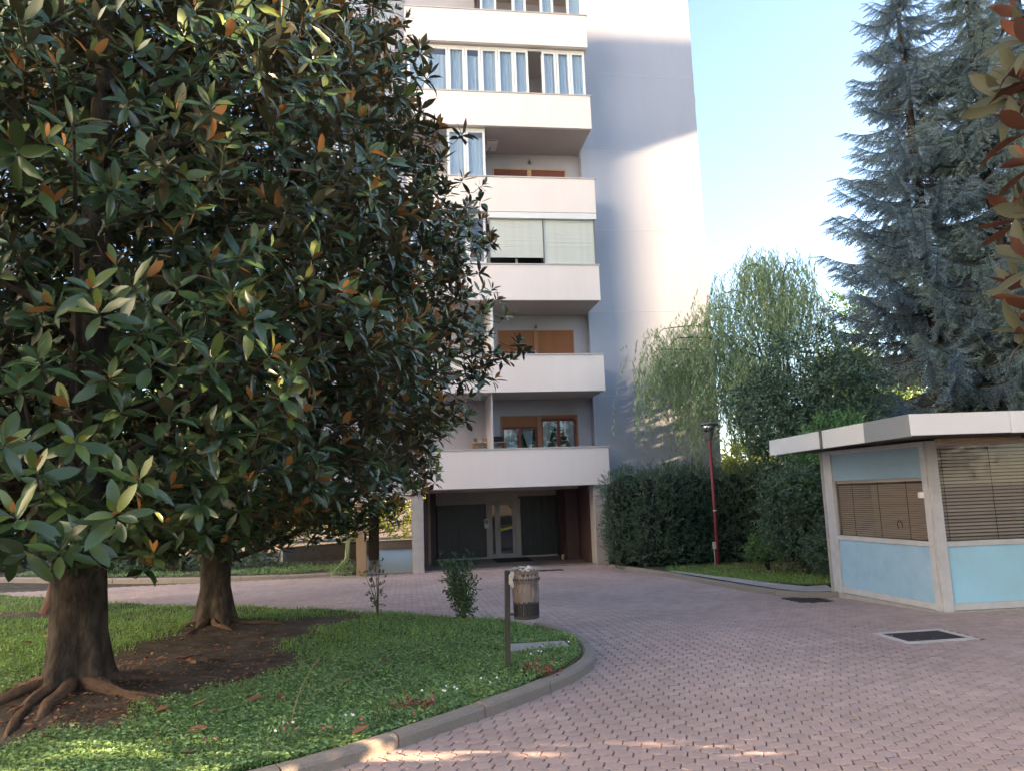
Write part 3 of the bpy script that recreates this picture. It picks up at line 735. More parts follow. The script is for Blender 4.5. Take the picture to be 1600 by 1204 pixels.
for f, u0, u1, tag_ in ((FL, .087, FL.L - .102, 'L'), (FR, .152, 1.748, 'R'), (FR, 1.862, FR.L - .102, 'R2')):
    z_b0, z_b1 = gk + .06, gk + .15
    kp(f.box(MB(), u0, u1, -.05, .012, z_b0, z_b1), 'bottom_rail', M['alu'], bevel=.004)
    kp(f.box(MB(), u0, u1, -.05, .014, .855, .925), 'sill_rail', M['alu'], bevel=.004)
    kp(f.box(MB(), u0, u1, -.05, .012, 2.235, ZT), 'top_rail', M['alu'])
    kp(f.box(MB(), u0, u1, -.03, -.008, z_b1 + .001, .854), 'blue_panel', M['blue_stained'] if tag_ == 'L' else M['blue'], label='stained pale blue panel' if tag_ == 'L' else 'clean blue panel')
    zt_ = 2.234
    if tag_ == 'L':
        kp(f.box(MB(), u0, u1, -.028, -.006, 1.80, zt_), 'upper_panel', M['blue_dull'], label='dull blue upper panel'); zt_ = 1.798  # dull blue sheet across the upper band
    kp(f.box(MB(), u0 + .001, u1 - .001, -.034, -.029, .927, zt_), 'pane', M['pane_kiosk'])
    bl = kp(f.box(MB(), u0 + .02, u1 - .02, -.09, -.05, zt_ - .04, zt_), 'blind', M['slat_brown'])
    fin = tag_ == 'L'; pitch = .033 if fin else .048
    n = int((zt_ - .05 - .935) / pitch)
    segs = ((u0 + .02, u0 + (u1 - u0) * .40, 'slat_reflect', .55), (u0 + (u1 - u0) * .405, u1 - .02, 'slat_brown', .75)) if fin else ((u0 + .02, u1 - .02, 'slat_grey', .62),)  # lighter left part stands in for a reflection in the pane
    for sa, sb, sm_, ang in segs:
        Ls = sb - sa; wv = pitch * (.62 if fin else .56)
        me = MB().box(0, Ls, -wv, wv, -.0012, .0012).mesh('slat', M[sm_])
        th = math.atan2(f.d[1], f.d[0])
        for i in range(n):
            c2 = f.p + f.d * sa - f.n * .068
            o = link('slat', me, bl); z = .95 + i * pitch
            o.matrix_local = Matrix.Translation(Vector((c2[0], c2[1], z))) @ Matrix.Rotation(th, 4, 'Z') @ Matrix.Rotation(-ang + random.uniform(-.05, .05), 4, 'X')
    cords = MB()
    for uu in ((.2, .5, .8) if fin else (.06, .5, .94)):
        p = f.p + f.d * (u0 + (u1 - u0) * uu) - f.n * .045; cords.tube([(p[0], p[1], .93), (p[0], p[1], zt_ - .03)], .0035, 5)
    o = kp(cords, 'cord', M['black'], parent=kio)
kp(FL.box(MB(), FL.L - .145, FL.L - .075, .023, .075, 1.52, 1.60), 'latch', M['white'], bevel=.008)
kp(FL.box(MB(), FL.L - .165, FL.L - .147, .02, .05, 1.53, 1.57), 'latch_bolt', M['lampmetal'])
ring_ = MB(); cR = FL.p + FL.d * (FL.L * .68) - FL.n * .043
ring_.tube([(cR[0] + FL.d[0] * .05 * math.cos(a), cR[1] + FL.d[1] * .05 * math.cos(a), 1.13 + .06 * math.sin(a)) for a in np.linspace(-.6, 4.2, 14)], .005, 5)
kp(ring_, 'cord_loop', M['black'])
# back and far sides so that the box is closed
kp(MB().prism([(10.6, 9.5), (10.6, 12.2), (10.52, 12.2), (10.52, 9.5)][::-1], gk, ZT), 'side_wall', M['blue_dull'])
kp(MB().prism([(7.0, 12.2), (10.51, 12.2), (10.51, 12.12), (7.0, 12.12)][::-1], gk, ZT), 'back_wall', M['concrete'])
kp(MB().prism([(7.0, 12.11), (7.08, 12.11), (7.08, 11.97), (7.0, 11.95)], gk, ZT), 'post', M['alu'])
# roof
RP = [np.array(p) for p in ((6.21, 8.66), (6.62, 13.2), (11.6, 13.0), (11.6, 8.05))]
zb_, zt_ = 2.31, 2.575
inner = [RP[0] + [.03, .03], RP[1] + [.03, -.03], RP[2] + [-.03, -.03], RP[3] + [-.03, .03]]
kp(MB().prism([tuple(p) for p in inner][::-1], zb_ + .03, zt_ - .02), 'roof', M['soffit'])
kp(MB().prism([tuple(p) for p in inner][::-1], zt_ - .018, zt_ + .01), 'roof_sheet', M['fascia_grey'])
def fascia(p, q, cuts, ms):
    d = (q - p); L = np.linalg.norm(d); d = d / L; nn = np.array([d[1], -d[0]])
    for (a, c), m in zip(zip(cuts, cuts[1:]), ms):
        pa, pc = p + d * (a * L + .004), p + d * (c * L - .004); e = .006 * random.uniform(-1, 1)
        kp(MB().prism([tuple(pa + nn * (.012 + e)), tuple(pc + nn * (.012 + e * .4)), tuple(pc - nn * .02), tuple(pa - nn * .02)], zb_ + random.uniform(-.006, .006), zt_ + .006), 'fascia_panel', M[m], bevel=.004, **({'label': 'grey replacement fascia panel'} if m == 'fascia_grey' else {}))
fascia(RP[1], RP[0], [0, .47, .755, 1], ['fascia', 'fascia', 'fascia_grey'])
fascia(RP[0], RP[3], [0, .235, .5, .76, 1], ['fascia', 'fascia', 'fascia', 'fascia'])
d_ = (RP[0] - RP[1]); pj = RP[1] + d_ * .47
kp(MB().box(pj[0] - .10, pj[0] + .03, pj[1] - .05, pj[1] + .04, zt_ + .007, zt_ + .016).box(pj[0] - .04, pj[0] - .014, pj[1] - .022, pj[1] + .022, zb_ - .01, zt_ + .006), 'joint_cover', M['lampmetal'])
aw = MB(); pA = A + [-.18, -.55]; aw.prism([tuple(pA), tuple(pA + [1.15, -.06]), tuple(pA + [1.15, .04]), tuple(pA + [0, .10])], 2.245, 2.30)
kp(aw, 'awning_tube', M['tan'], bevel=.01)

# ------------------------------------------------------------------ lamp post, litter bin, drains, hose, walls
lp = empty('lamp_post', (7.85, 18.93, -.2), 'red lamp post with a funnel shaped glass lantern before the hedge', 'lamp post')
def at0(mb, name, m, root, **kw): return mb.build(name, m, root, **kw)
at0(MB().tube([(0, 0, -.1), (0, 0, 1.2), (0, 0, 3.22)], [.052, .047, .038], 14), 'pole', M['red_pole'], lp, smooth=True)
at0(MB().lathe([(.05, 3.2), (.075, 3.24), (.115, 3.40), (.11, 3.405), (.06, 3.3)], 18), 'lamp_cup', M['lampmetal'], lp)
at0(MB().lathe([(.112, 3.402), (.21, 3.60), (.205, 3.60), (.107, 3.404)], 20), 'lamp_glass', M['lampglass'], lp, smooth=True)
at0(MB().lathe([(.235, 3.60), (.238, 3.625), (.20, 3.65), (.02, 3.665)], 20), 'lamp_cap', M['lampmetal'], lp)
at0(MB().lathe([(.03, 3.36), (.045, 3.40), (.045, 3.50), (.02, 3.54)], 12), 'bulb', M['white'], lp, smooth=True)
at0(MB().lathe([(.052, 1.38), (.052, 1.40)], 14), 'collar_band', M['paper'], lp)
at0(MB().box(-.118, -.049, -.05, .03, .42, .60), 'junction_box', M['alu'], lp, bevel=.006)
at0(MB().tube([(-.09, 0, .42), (-.09, 0, -.05)], .012, 8), 'conduit', M['alu'], lp)

bin_ = empty('litter_bin', (.94, 7.62, 0), 'brown litter bin in a torn plastic liner on a grey post', 'litter bin')
tl = .03
mb = MB(); mb.beam((0, 0, -.15), (tl, 0, 1.02), .05, .05); at0(mb, 'post', M['olive'], bin_, bevel=.004)
bx, by = .205, -.02
mb = MB().lathe([(.121, .56), (.126, .565), (.126, .585), (.118, .59), (.118, .70), (.126, .705), (.126, .725), (.121, .73), (.121, .93), (.128, .94), (.128, .99), (.122, .99), (.116, .94), (.112, .60), (.112, .575)], 32, (bx, by, 0)); at0(mb, 'barrel', M['olive'], bin_)
me = MB().box(-.006, .006, -.006, .006, .59, .70).mesh('slat', M['grate'])
for i in range(30):
    a = 2 * PI * i / 30; o = link('slat', me, bin_); o.location = (bx + .120 * math.cos(a), by + .120 * math.sin(a), 0); o.rotation_euler = (0, 0, a)
mb = MB(); n_a, n_z = 72, 26
for j in range(n_z + 1):                      # the wrinkled liner
    z = .715 + (1.035 - .715) * j / n_z
    for i in range(n_a):
        a = 2 * PI * i / n_a; nz = noise.fractal(Vector((math.cos(a) * 2.2, math.sin(a) * 2.2, z * 5)), 1, 2, 4)
        r = .1275 + .006 * nz + .004 * math.sin(a * 17 + 3 * nz) + (.006 if .90 < z < .97 else 0) + .010 * max(0, (z - .97) / .06)
        zz_ = z + (.018 * noise.noise(Vector((math.cos(a) * 3, math.sin(a) * 3, 1))) if j in (0, n_z) else 0)
        mb.V.append((bx + r * math.cos(a), by + r * math.sin(a), zz_))
for j in range(n_z):
    for i in range(n_a): i2 = (i + 1) % n_a; mb.face([j * n_a + i, j * n_a + i2, (j + 1) * n_a + i2, (j + 1) * n_a + i])
at0(mb, 'liner', M['bag'], bin_, smooth=True)
mb = MB()
for i in range(30):                           # gathered pale rim of the bag
    a0 = 2 * PI * i / 30
    mb.tube([(bx + (.128 + .006 * random.random()) * math.cos(a0 + .11 * t_), by + (.128 + .006 * random.random()) * math.sin(a0 + .11 * t_), 1.02 + .02 * random.random()) for t_ in range(4)], .007, 5)
mb.tube([(bx - .12, by - .05, 1.01), (bx - .135, by - .03, .97), (bx - .14, by - .02, .90), (bx - .125, by - .04, .86)], [.02, .03, .028, .012], 8, wob=.5)
mb.tube([(bx - .02, by - .12, 1.02), (bx + .03, by - .06, 1.05), (bx + .06, by + .02, 1.03)], [.012, .02, .01], 7, wob=.5)
at0(mb, 'bag_rim', M['bagpale'], bin_, smooth=True)
mb = MB()
for i in range(16):
    a = -PI + PI * i / 15; mb.box(bx + .137 * math.cos(a) - .006, bx + .137 * math.cos(a) + .006, by + .137 * math.sin(a) - .004, by + .137 * math.sin(a) + .004, .925, .945)
at0(mb, 'rivet_band', M['grate'], bin_)
mb = MB().beam((.02, 0, .90), (.09, -.01, .90), .04, .02).beam((.015, 0, .60), (.09, -.01, .60), .04, .02); at0(mb, 'bracket', M['olive'], bin_)

def drain(x0, x1, y0, y1, label, frame, nb):
    z = gzf((y0 + y1) / 2); r = empty('drain_grate', ((x0 + x1) / 2, (y0 + y1) / 2, z), label, 'drain grate')
    hx, hy = (x1 - x0) / 2, (y1 - y0) / 2; sl_ = -.32 / 12 if 9 < y0 < 21 else 0
    f = .085 if frame else .03
    mb = MB().box(-hx, hx, -hy, -hy + f, -.05, .006).box(-hx, hx, hy - f, hy, -.05, .006).box(-hx, -hx + f, -hy + f, hy - f, -.05, .006).box(hx - f, hx, -hy + f, hy - f, -.05, .006)
    at0(mb, 'frame', M['pale_cement'] if frame else M['grate'], r)
    at0(MB().box(-hx + f, hx - f, -hy + f, hy - f, -.06, -.04), 'pit', M['dark'], r)
    n = nb; wd = (2 * hx - 2 * f) / n; me = MB().box(-wd * .33, wd * .33, -hy + f, hy - f, -.03, .004).mesh('bar', M['grate'])
    for i in range(n): o = link('bar', me, r); o.location = (-hx + f + (i + .5) * wd, 0, 0)
    r.rotation_euler = (math.atan(sl_), 0, 0)
drain(5.38, 6.27, 7.95, 8.61, 'dark drain grate set in a pale concrete surround on the paving', True, 26)
drain(6.12, 6.64, 11.52, 12.23, 'dark drain grate beside the kiosk corner at the kerb', False, 14)
drain(3.37, 4.23, 20.92, 21.28, 'narrow drain grate in the paving before the right pillar', False, 18)
hs = MB()
pts = [(-1.62, 21.95, 1.35), (-1.63, 21.94, .6), (-1.70, 21.9, .2), (-1.95, 21.85, -.08), (-2.10, 21.82, -.24), (-1.95, 21.7, -.27), (-1.55, 21.6, -.28), (-1.25, 21.62, -.29), (-1.1, 21.66, -.29)]
hs.tube(spline(pts, 40), .014, 8)
for q in range(3): hs.tube(spline([(-1.58 - .03 * q, 21.97, 1.35), (-1.60 - .03 * q, 21.95, .7), (-1.64 - .05 * q, 21.93, .1 - .05 * q), (-1.60 - .05 * q, 21.96, .5), (-1.57 - .03 * q, 21.98, 1.3)], 24), .011, 8)
thing1('garden_hose', hs, M['hose'], 'pale green garden hose hanging beside the tan pillar', 'hose', smooth=True)
lw = empty('low_wall', (-4.3, 27.8, -.32), 'low pale rendered wall at the back of the planting bed', 'wall')
mb = MB(); mb.prism([(0, 0), (3.1, 2.7), (3.0, 2.85), (-.1, .15)], -.1, .50); at0(mb, 'wall_body', M['concrete'], lw)
mb = MB(); mb.prism([(-.03, -.03), (3.13, 2.67), (2.99, 2.88), (-.14, .16)], .501, .55); at0(mb, 'coping', M['kerb'], lw)
lw2 = empty('low_wall', (-.6, 33.2, -.32), 'low pale wall seen through the portico passage', 'wall')
at0(MB().box(-1.2, 1.1, 0, .2, -.1, .32), 'wall_body', M['concrete'], lw2); at0(MB().box(-1.23, 1.13, -.03, .23, .321, .36), 'coping', M['kerb'], lw2)
o = MB().box(-.33, .33, -.19, .19, -.06, .012).build('stone_slab', M['apron'], None, bevel=.01, label='flat grey stone slab in the lawn behind the litter bin', category='slab'); o.location = (1.42, 8.62, .088)

# unseen blocks added right of the frame: they keep the courtyard in shade
tA, kS = math.tan(SUN_AZ), S[2] / S[0]
y1 = 23.45 - (52 - 7.75) * tA; tS = (23.45 - y1) / -S[1]; HA = 17.35 + tS * S[2]
yg = 4.85 - 43.8 * tA; hg = 6 * tA + .45           # gap between the two blocks: one bar of sun crosses the paving
nb = empty('unseen_block', (46, 0, 0), 'unseen tall plain block added beyond the right side to shade the courtyard', 'building')
nb2 = empty('unseen_block', (46, -30, 0), 'unseen long lower block added further along to shade the courtyard', 'building')  # added to shade the ground nearest the camera
bpart(MB().box(40, 52, yg + hg, y1, -.4, HA), 'wall', M['block_wall'], nb)
tT = 39.2; yT = 23.45 + tT * S[1]
bpart(MB().box(44, 52, y1 + .01, yT, 13.03 + (52 - 7.75) * kS, 17.35 + tT * S[2]), 'shade_slab', M['block_wall'], nb)  # slab shaped only for its slanted shadow on the grey wall
bpart(MB().box(40, 52, -24, yg - hg, -.4, 27), 'wall', M['block_wall'], nb2)
nb3 = empty('unseen_block', (-30, -5, 0), 'unseen pale block added beyond the left side to bounce sunlight into the courtyard', 'building')
bpart(MB().box(-38, -26, -34, 24, -.4, 30), 'wall', M['pale_blue_render'], nb3)  # added wall that throws sunlight back into the shaded courtyard
mb = MB()
for k in range(8):
    for j in range(13):
        y = -32 + j * 4.3; mb.box(-26.005, -25.97, y, y + 1.4, 1.2 + k * 3.1, 2.7 + k * 3.1)
bpart(mb, 'window', M['dark'], nb3, kind='stuff')
mb = MB()
for k in range(10):
    for j in range(5):
        y = yg + hg + .8 + j * 2.8; mb.box(39.97, 39.995, y, y + 1.3, 1 + k * 3.1, 2.5 + k * 3.1)
bpart(mb, 'window', M['dark'], nb, kind='stuff')

# ------------------------------------------------------------------ leaves and crowns
def leaf_tpl(L, W, fold=.18, curl=.18, nseg=4, blunt=.8, full=.8):
    """a leaf along +y, upper side +z: two strips folded at the midrib"""
    if nseg == 1:
        h = W / 2; return np.array([(0, 0, 0), (h, .45 * L, fold * h), (0, L, -curl * L), (-h, .45 * L, fold * h)]), np.array([(0, 1, 2, 3)])
    V = []
    for i in range(nseg + 1):
        t = i / nseg; wd = W / 2 * (math.sin(PI * min(1, t ** blunt)) ** full if 0 < t < 1 else 0.03)
        z = -curl * L * t * t
        V += [(-wd, t * L, z + fold * wd), (0, t * L, z), (wd, t * L, z + fold * wd)]
    Q = []
    for i in range(nseg):
        a = 3 * i; Q += [(a, a + 1, a + 4, a + 3), (a + 1, a + 2, a + 5, a + 4)]
    return np.array(V), np.array(Q)
MAG_T = [leaf_tpl(.20, .068, .22, .10, 3, 1.1, .5), leaf_tpl(.19, .064, .32, .30, 3, 1.0, .5), leaf_tpl(.18, .068, .12, -.06, 3, 1.1, .5)]
MAG_P = [leaf_tpl(.20, .068, .22, .12, 6, 1.1, .62), leaf_tpl(.19, .064, .34, .34, 6, 1.0, .62), leaf_tpl(.18, .070, .12, -.08, 6, 1.1, .62)]
MAG_LOW = leaf_tpl(.19, .085, .2, .15, 2, 1.0, .5)
MAG_M = [[np_mesh('leaf', v, [q], M[k], smooth=True) for v, q in MAG_P] for k in ('mag', 'mag_young', 'mag_rust')]

def whorls(tips, axes, young, n_leaf=(8, 11)):
    """leaf directions of the whorls at shoot tips"""
    P = []; D = []; N = []; Yg = []; Sc = []
    for i in range(len(tips)):
        n = rng.integers(*n_leaf); ax = axes[i]; t1 = norm(np.cross(ax, [.3, .2, .9])); t2 = np.cross(ax, t1); a0 = rng.random() * 6.28
        for k in range(n):
            u = k / (n - 1); phi = a0 + k * 2.4 + rng.normal(0, .2)
            pol = .25 + 1.45 * u ** .9 + rng.normal(0, .16)
            rad = t1 * math.cos(phi) + t2 * math.sin(phi)
            d = ax * math.cos(pol) + rad * math.sin(pol); d = d + np.array([0, 0, -.22 * u]); d /= np.linalg.norm(d)
            nn = ax * math.sin(pol) - rad * math.cos(pol)
            P.append(tips[i] - ax * (.075 * u) + rad * .006); D.append(d); N.append(nn + rng.normal(0, .18, 3)); Yg.append(young[i] and k < 4 and rng.random() < .8); Sc.append((.62 + .14 * k if k < 3 else 1.0) * rng.uniform(.70, 1.18))
    return np.array(P), norm(np.array(D)), np.array(N), np.array(Yg), np.array(Sc)

def magnolia(name, label, pos, prof, ntip, seed, trunk_r, bark, npick, young=.25, squash=(1, 1), hide=None, flare=1., gap=0., group=None, extra=None, low=False, rust=False):
    """prof: list of (height, radius) of the crown outline"""
    g0 = gzf(pos[1]) + .06; root = empty(name, (pos[0], pos[1], g0), label, 'tree', group)
    r2 = np.random.default_rng(seed); zs = np.array([p[0] for p in prof]); rs = np.array([p[1] for p in prof])
    hh = np.linspace(zs[0], zs[-1], 200); wgt = np.interp(hh, zs, rs) ** 1.2; wgt /= wgt.sum()
    h = r2.choice(hh, ntip, p=wgt) + r2.uniform(-.04, .04, ntip); az = r2.uniform(0, 2 * PI, ntip)
    lump = np.array([noise.noise(Vector((math.cos(a) * 1.6 + seed, math.sin(a) * 1.6, z * .75))) for a, z in zip(az, h)])
    lump2 = np.array([noise.noise(Vector((math.cos(a) * 4 + seed, math.sin(a) * 4, z * 2.1))) for a, z in zip(az, h)])
    fr = 1.03 - np.abs(r2.normal(0, .15, ntip)); inner = r2.random(ntip) < .24; fr[inner] = r2.uniform(.3, .85, inner.sum())
    rad = np.interp(h, zs, rs) * fr * (1 + .24 * lump + .22 * lump2)
    tips = np.stack([pos[0] + rad * np.cos(az) * squash[0], pos[1] + rad * np.sin(az) * squash[1], g0 + h], -1)
    ok = np.ones(ntip, bool)
    if gap: ok &= ~((lump2 < -gap) & ~inner)
    if hide is not None: ok &= ~hide(tips)
    outer = np.concatenate([(fr > .88)[ok], np.ones(0 if extra is None else len(extra), bool)])
    tips = tips[ok]; az = az[ok]; lump2 = lump2[ok]
    if extra is not None: tips = np.concatenate([tips, extra]); az = np.concatenate([az, np.arctan2(extra[:, 1] - pos[1], extra[:, 0] - pos[0])])
    n = len(tips)
    axes = np.stack([np.cos(az) * .7, np.sin(az) * .7, np.full(n, .80)], -1) + r2.normal(0, .38, (n, 3)); axes = norm(axes)
    yg = (r2.random(n) < young) & outer
    P, D, N, Yg, Sc = whorls(tips, axes, yg, (6, 9) if low else (8, 11))
    fm = frames(D, N) * Sc[:, None, None]
    pc = proj(P + D * .09)
    pick = np.zeros(len(P), bool)
    if npick:
        inf = (pc[:, 2] > .5) & (pc[:, 0] > 0) & (pc[:, 0] < 1600) & (pc[:, 1] > 0) & (pc[:, 1] < 1204)
        best = {}
        facing = np.abs(np.einsum('ij,ij->i', norm(P - CAM), fm[:, :, 2] / Sc[:, None]))
        score = pc[:, 2] / (.4 + facing)
        for i in np.nonzero(inf)[0]:
            k = (int(pc[i, 0] // 26), int(pc[i, 1] // 26))
            if k not in best or score[i] < score[best[k]]: best[k] = i
        ids = sorted(best.values(), key=lambda i: score[i])[:npick]
        pick[ids] = True
    for i in np.nonzero(pick)[0]:
        mw = Matrix([[*map(float, fm[i, r]), float(P[i, r] - root.location[r])] for r in range(3)] + [[0, 0, 0, 1]])
        link('leaf', MAG_M[2 if rust else int(Yg[i])][int(r2.integers(3))], root, mw)
    b = Bag(); rest = ~pick; kind = r2.integers(0, 3, len(P)); P0 = P - np.array(root.location)
    away = ((P[:, :2] - np.array(pos)) @ (np.array(pos) / np.hypot(*pos))) > -.3        # the side turned from the camera: fewer segments
    if not low:
        for y in (False, True):
            s_ = rest & away & (Yg == y); V, q = scatter(*MAG_LOW, fm[s_], P0[s_]); b.add(V, q, int(y))
        rest = rest & ~away
    for k in range(3):
        for y in (False, True):
            s_ = rest & (kind == k) & (Yg == y)
            if s_.any(): tv, tq = MAG_LOW if low else MAG_T[k]; V, q = scatter(tv, tq, fm[s_], P0[s_]); b.add(V, q, int(y))
    link('crown', b.mesh('crown', [M['mag'], M['mag_young']] if not rust else [M['mag_rust'], M['mag_rust']], True), root, kind='stuff')
    # trunk with flare, limbs and shoots
    H = zs[-1]; mb = MB(); tz = [-.15, 0, .12, .3, .6, 1.2, 2.0, 3.5, H * .55, H * .8]
    tr = [trunk_r * f for f in (1.6, 1.48, 1.33, 1.18, 1.06, 1.0, .95, .75, .5, .2)]
    b0 = len(mb.V); nn = 26; ph = seed
    for z, r_ in zip(tz, tr):
        fl = max(0, 1 - z / .7) * .35 * flare
        for j in range(nn):
            a = 2 * PI * j / nn; lob = 1 + fl * (math.cos(a * 5 + ph) + .5 * math.cos(a * 3 + 2 * ph)) + .035 * math.sin(a * 7 + z * 2) + .025 * math.sin(a * 11 - z * 3 + ph) + .06 * noise.noise(Vector((a, z * 3, ph)))
            mb.V.append((r_ * lob * math.cos(a), r_ * lob * math.sin(a), z))
    for i in range(len(tz) - 1):
        for j in range(nn): j2 = (j + 1) % nn; mb.face([b0 + i * nn + j, b0 + i * nn + j2, b0 + (i + 1) * nn + j2, b0 + (i + 1) * nn + j])
    mb.build('trunk', bark, root, smooth=True)
    mb = MB(); loc = np.array(root.location); T = tips - loc
    sel = [i for i in r2.permutation(n) if T[i, 2] > zs[0] + 1.0][:46]
    if rust: sel = sel + list(range(n - len(extra), n))          # every outer shoot hangs on a limb
    for i in sel:
        t = T[i]; zb = max(zs[0] * .8, t[2] - .55 * np.hypot(t[0], t[1]) * .9); p0 = (0, 0, zb)
        m_ = (t[0] * .5, t[1] * .5, zb + (t[2] - zb) * .35); mb.tube(spline([p0, m_, tuple(t)], 7), [.06, .05, .042, .034, .027, .02, .013, .007], 6)
    mb.build('limbs', M['bark_dark'], root, smooth=True, kind='stuff')
    mb = MB()
    for i in range(n):
        t = T[i]; a = axes[i]; c = np.array([0, 0, t[2] - .4]); back = norm(c - t) * .34
        mb.tube([tuple(t + back), tuple(t - a * .14 + back * .1), tuple(t)], [.007, .005, .004], 3, cap=False)
    mb.build('shoots', M['twig'], root, kind='stuff')
    return root
def roots(root, specs, m):
    for az, L, r, bend in specs:
        pts = []; x, y = 0, 0; a = az; k = 9; rad = []
        for i in range(k + 1):
            t = i / k; px, py = root.location.x + x, root.location.y + y
            zz = isl_z(np.array(px), np.array(py)) - root.location.z
            pts.append((x, y, float(zz) + .05 * (1 - t) ** 2 - .012 + .016 * math.sin(i * 1.7 + az)))
            rad.append(r * .8 * (1 - .82 * t) * random.uniform(.85, 1.15)); st = L / k; a += bend / k + random.uniform(-.24, .24); x += st * math.cos(a); y += st * math.sin(a)
        MB().tube(spline(pts, 26), list(np.interp(np.linspace(0, k, 27), range(k + 1), rad)), 10, wob=.5).build('root', m, root, smooth=True)

P1 = [(1.35, 1.3), (1.7, 2.4), (2.4, 3.0), (3.4, 3.2), (4.8, 3.1), (6.4, 2.5), (8.0, 1.5), (9.2, .4)]
t1 = magnolia('magnolia_tree', 'big magnolia tree nearest the camera with a thick flared trunk and spreading roots', T1, P1, 4700, 3, .225, M['bark'], 300, young=.45, gap=.34, squash=(1, .95), extra=np.array([CAM + ray(x, y) * d for x, y, d in ((180, 800, 4.4), (95, 850, 4.6), (55, 730, 4.6), (20, 800, 4.4), (265, 640, 4.7), (335, 560, 5.0), (120, 690, 4.8), (245, 560, 4.9), (10, 690, 4.6), (150, 480, 4.9), (60, 560, 4.8), (395, 620, 5.6), (140, 840, 5.0), (45, 860, 5.0), (215, 745, 4.9), (300, 700, 5.6), (240, 860, 6.2), (230, 880, 7.0))]))
roots(t1, [(-.55, 1.9, .085, .25), (-1.35, 1.2, .10, -.9), (-1.9, 1.5, .09, .4), (-2.5, 1.6, .09, .3), (.15, 1.3, .06, -.3), (2.9, 1.3, .08, .2), (-.95, 1.7, .07, .5)], M['root'])
P2 = [(1.15, 1.4), (1.5, 2.45), (2.1, 3.0), (3.0, 3.6), (3.9, 3.95), (5.5, 3.75), (7.0, 3.4), (8.5, 3.05), (10, 2.5), (11.5, 1.6), (12.6, .4)]
t2 = magnolia('magnolia_tree', 'second magnolia tree behind the nearest one, its broad crown reaching over the balconies', T2, P2, 6600, 11, .20, M['bark'], 300, young=.60, gap=.34)
roots(t2, [(-.5, 1.3, .07, .3), (-1.2, 1.0, .07, .5), (-.1, 1.5, .06, -.4), (-2.2, 1.2, .07, .2), (3.4, 1.0, .06, .2)], M['root'])
P0_ = [(1.3, 1.2), (2.0, 2.8), (3.4, 3.3), (5.5, 3.0), (7.5, 2.0), (9.5, .5)]
t0 = magnolia('magnolia_tree', 'reddish trunked magnolia tree furthest back at the left, mostly hidden by the nearest trunk', T0, P0_, 1500, 23, .25, M['bark_red'], 0, low=True)
# magnolia at the right edge: only its outer shoots reach the picture
ex = []
for (px, py, dist) in ((1590, 60, 3.1), (1580, 120, 3.3), (1585, 190, 3.2), (1562, 150, 3.5), (1598, 250, 3.0), (1572, 330, 3.4), (1592, 400, 3.0), (1575, 440, 3.3), (1590, 520, 3.1), (1580, 20, 3.6), (1600, 120, 3.3), (1605, 330, 3.1), (1610, 470, 3.2)):
    ex.append(CAM + ray(px + 8, py) * dist * 1.25)
t3 = magnolia('magnolia_tree', 'magnolia tree at the right edge with rusty leaf undersides, only outer shoots showing', (4.75, 2.5), [(2.1, .5), (2.6, 1.35), (3.6, 1.5), (5, 1.2), (6.5, .5)], 420, 31, .14, M['bark'], 40, young=.3, rust=True,
              hide=lambda t: (proj(t)[:, 0] < 1660) & (proj(t)[:, 2] > 0), extra=np.array(ex))

def cluster_tpl(nl, L, W, spread=1.0, nseg=2, fold=.2, curl=.15, stem=.12, seed=0):
    """a little spray of nl leaves on a shoot along +y"""
    r2 = np.random.default_rng(seed); lv, lq = leaf_tpl(L, W, fold, curl, nseg); V = []; Q = []
    for i in range(nl):
        t = i / max(nl - 1, 1); az = i * 2.4; pol = spread * (1.1 - .7 * t) + r2.normal(0, .15)
        d = np.array([math.cos(az) * math.sin(pol), math.cos(pol), math.sin(az) * math.sin(pol)])
        nn = np.array([0, 1, 0]) * math.sin(pol) - np.array([math.cos(az), 0, math.sin(az)]) * math.cos(pol) + r2.normal(0, .3, 3)
        f = frames(d[None], nn[None])[0] * r2.uniform(.7, 1.1)
        Q.append(lq + len(V) * len(lv)); V.append(lv @ f.T + np.array([0, t * stem, 0]))
    return np.concatenate(V), np.concatenate(Q)

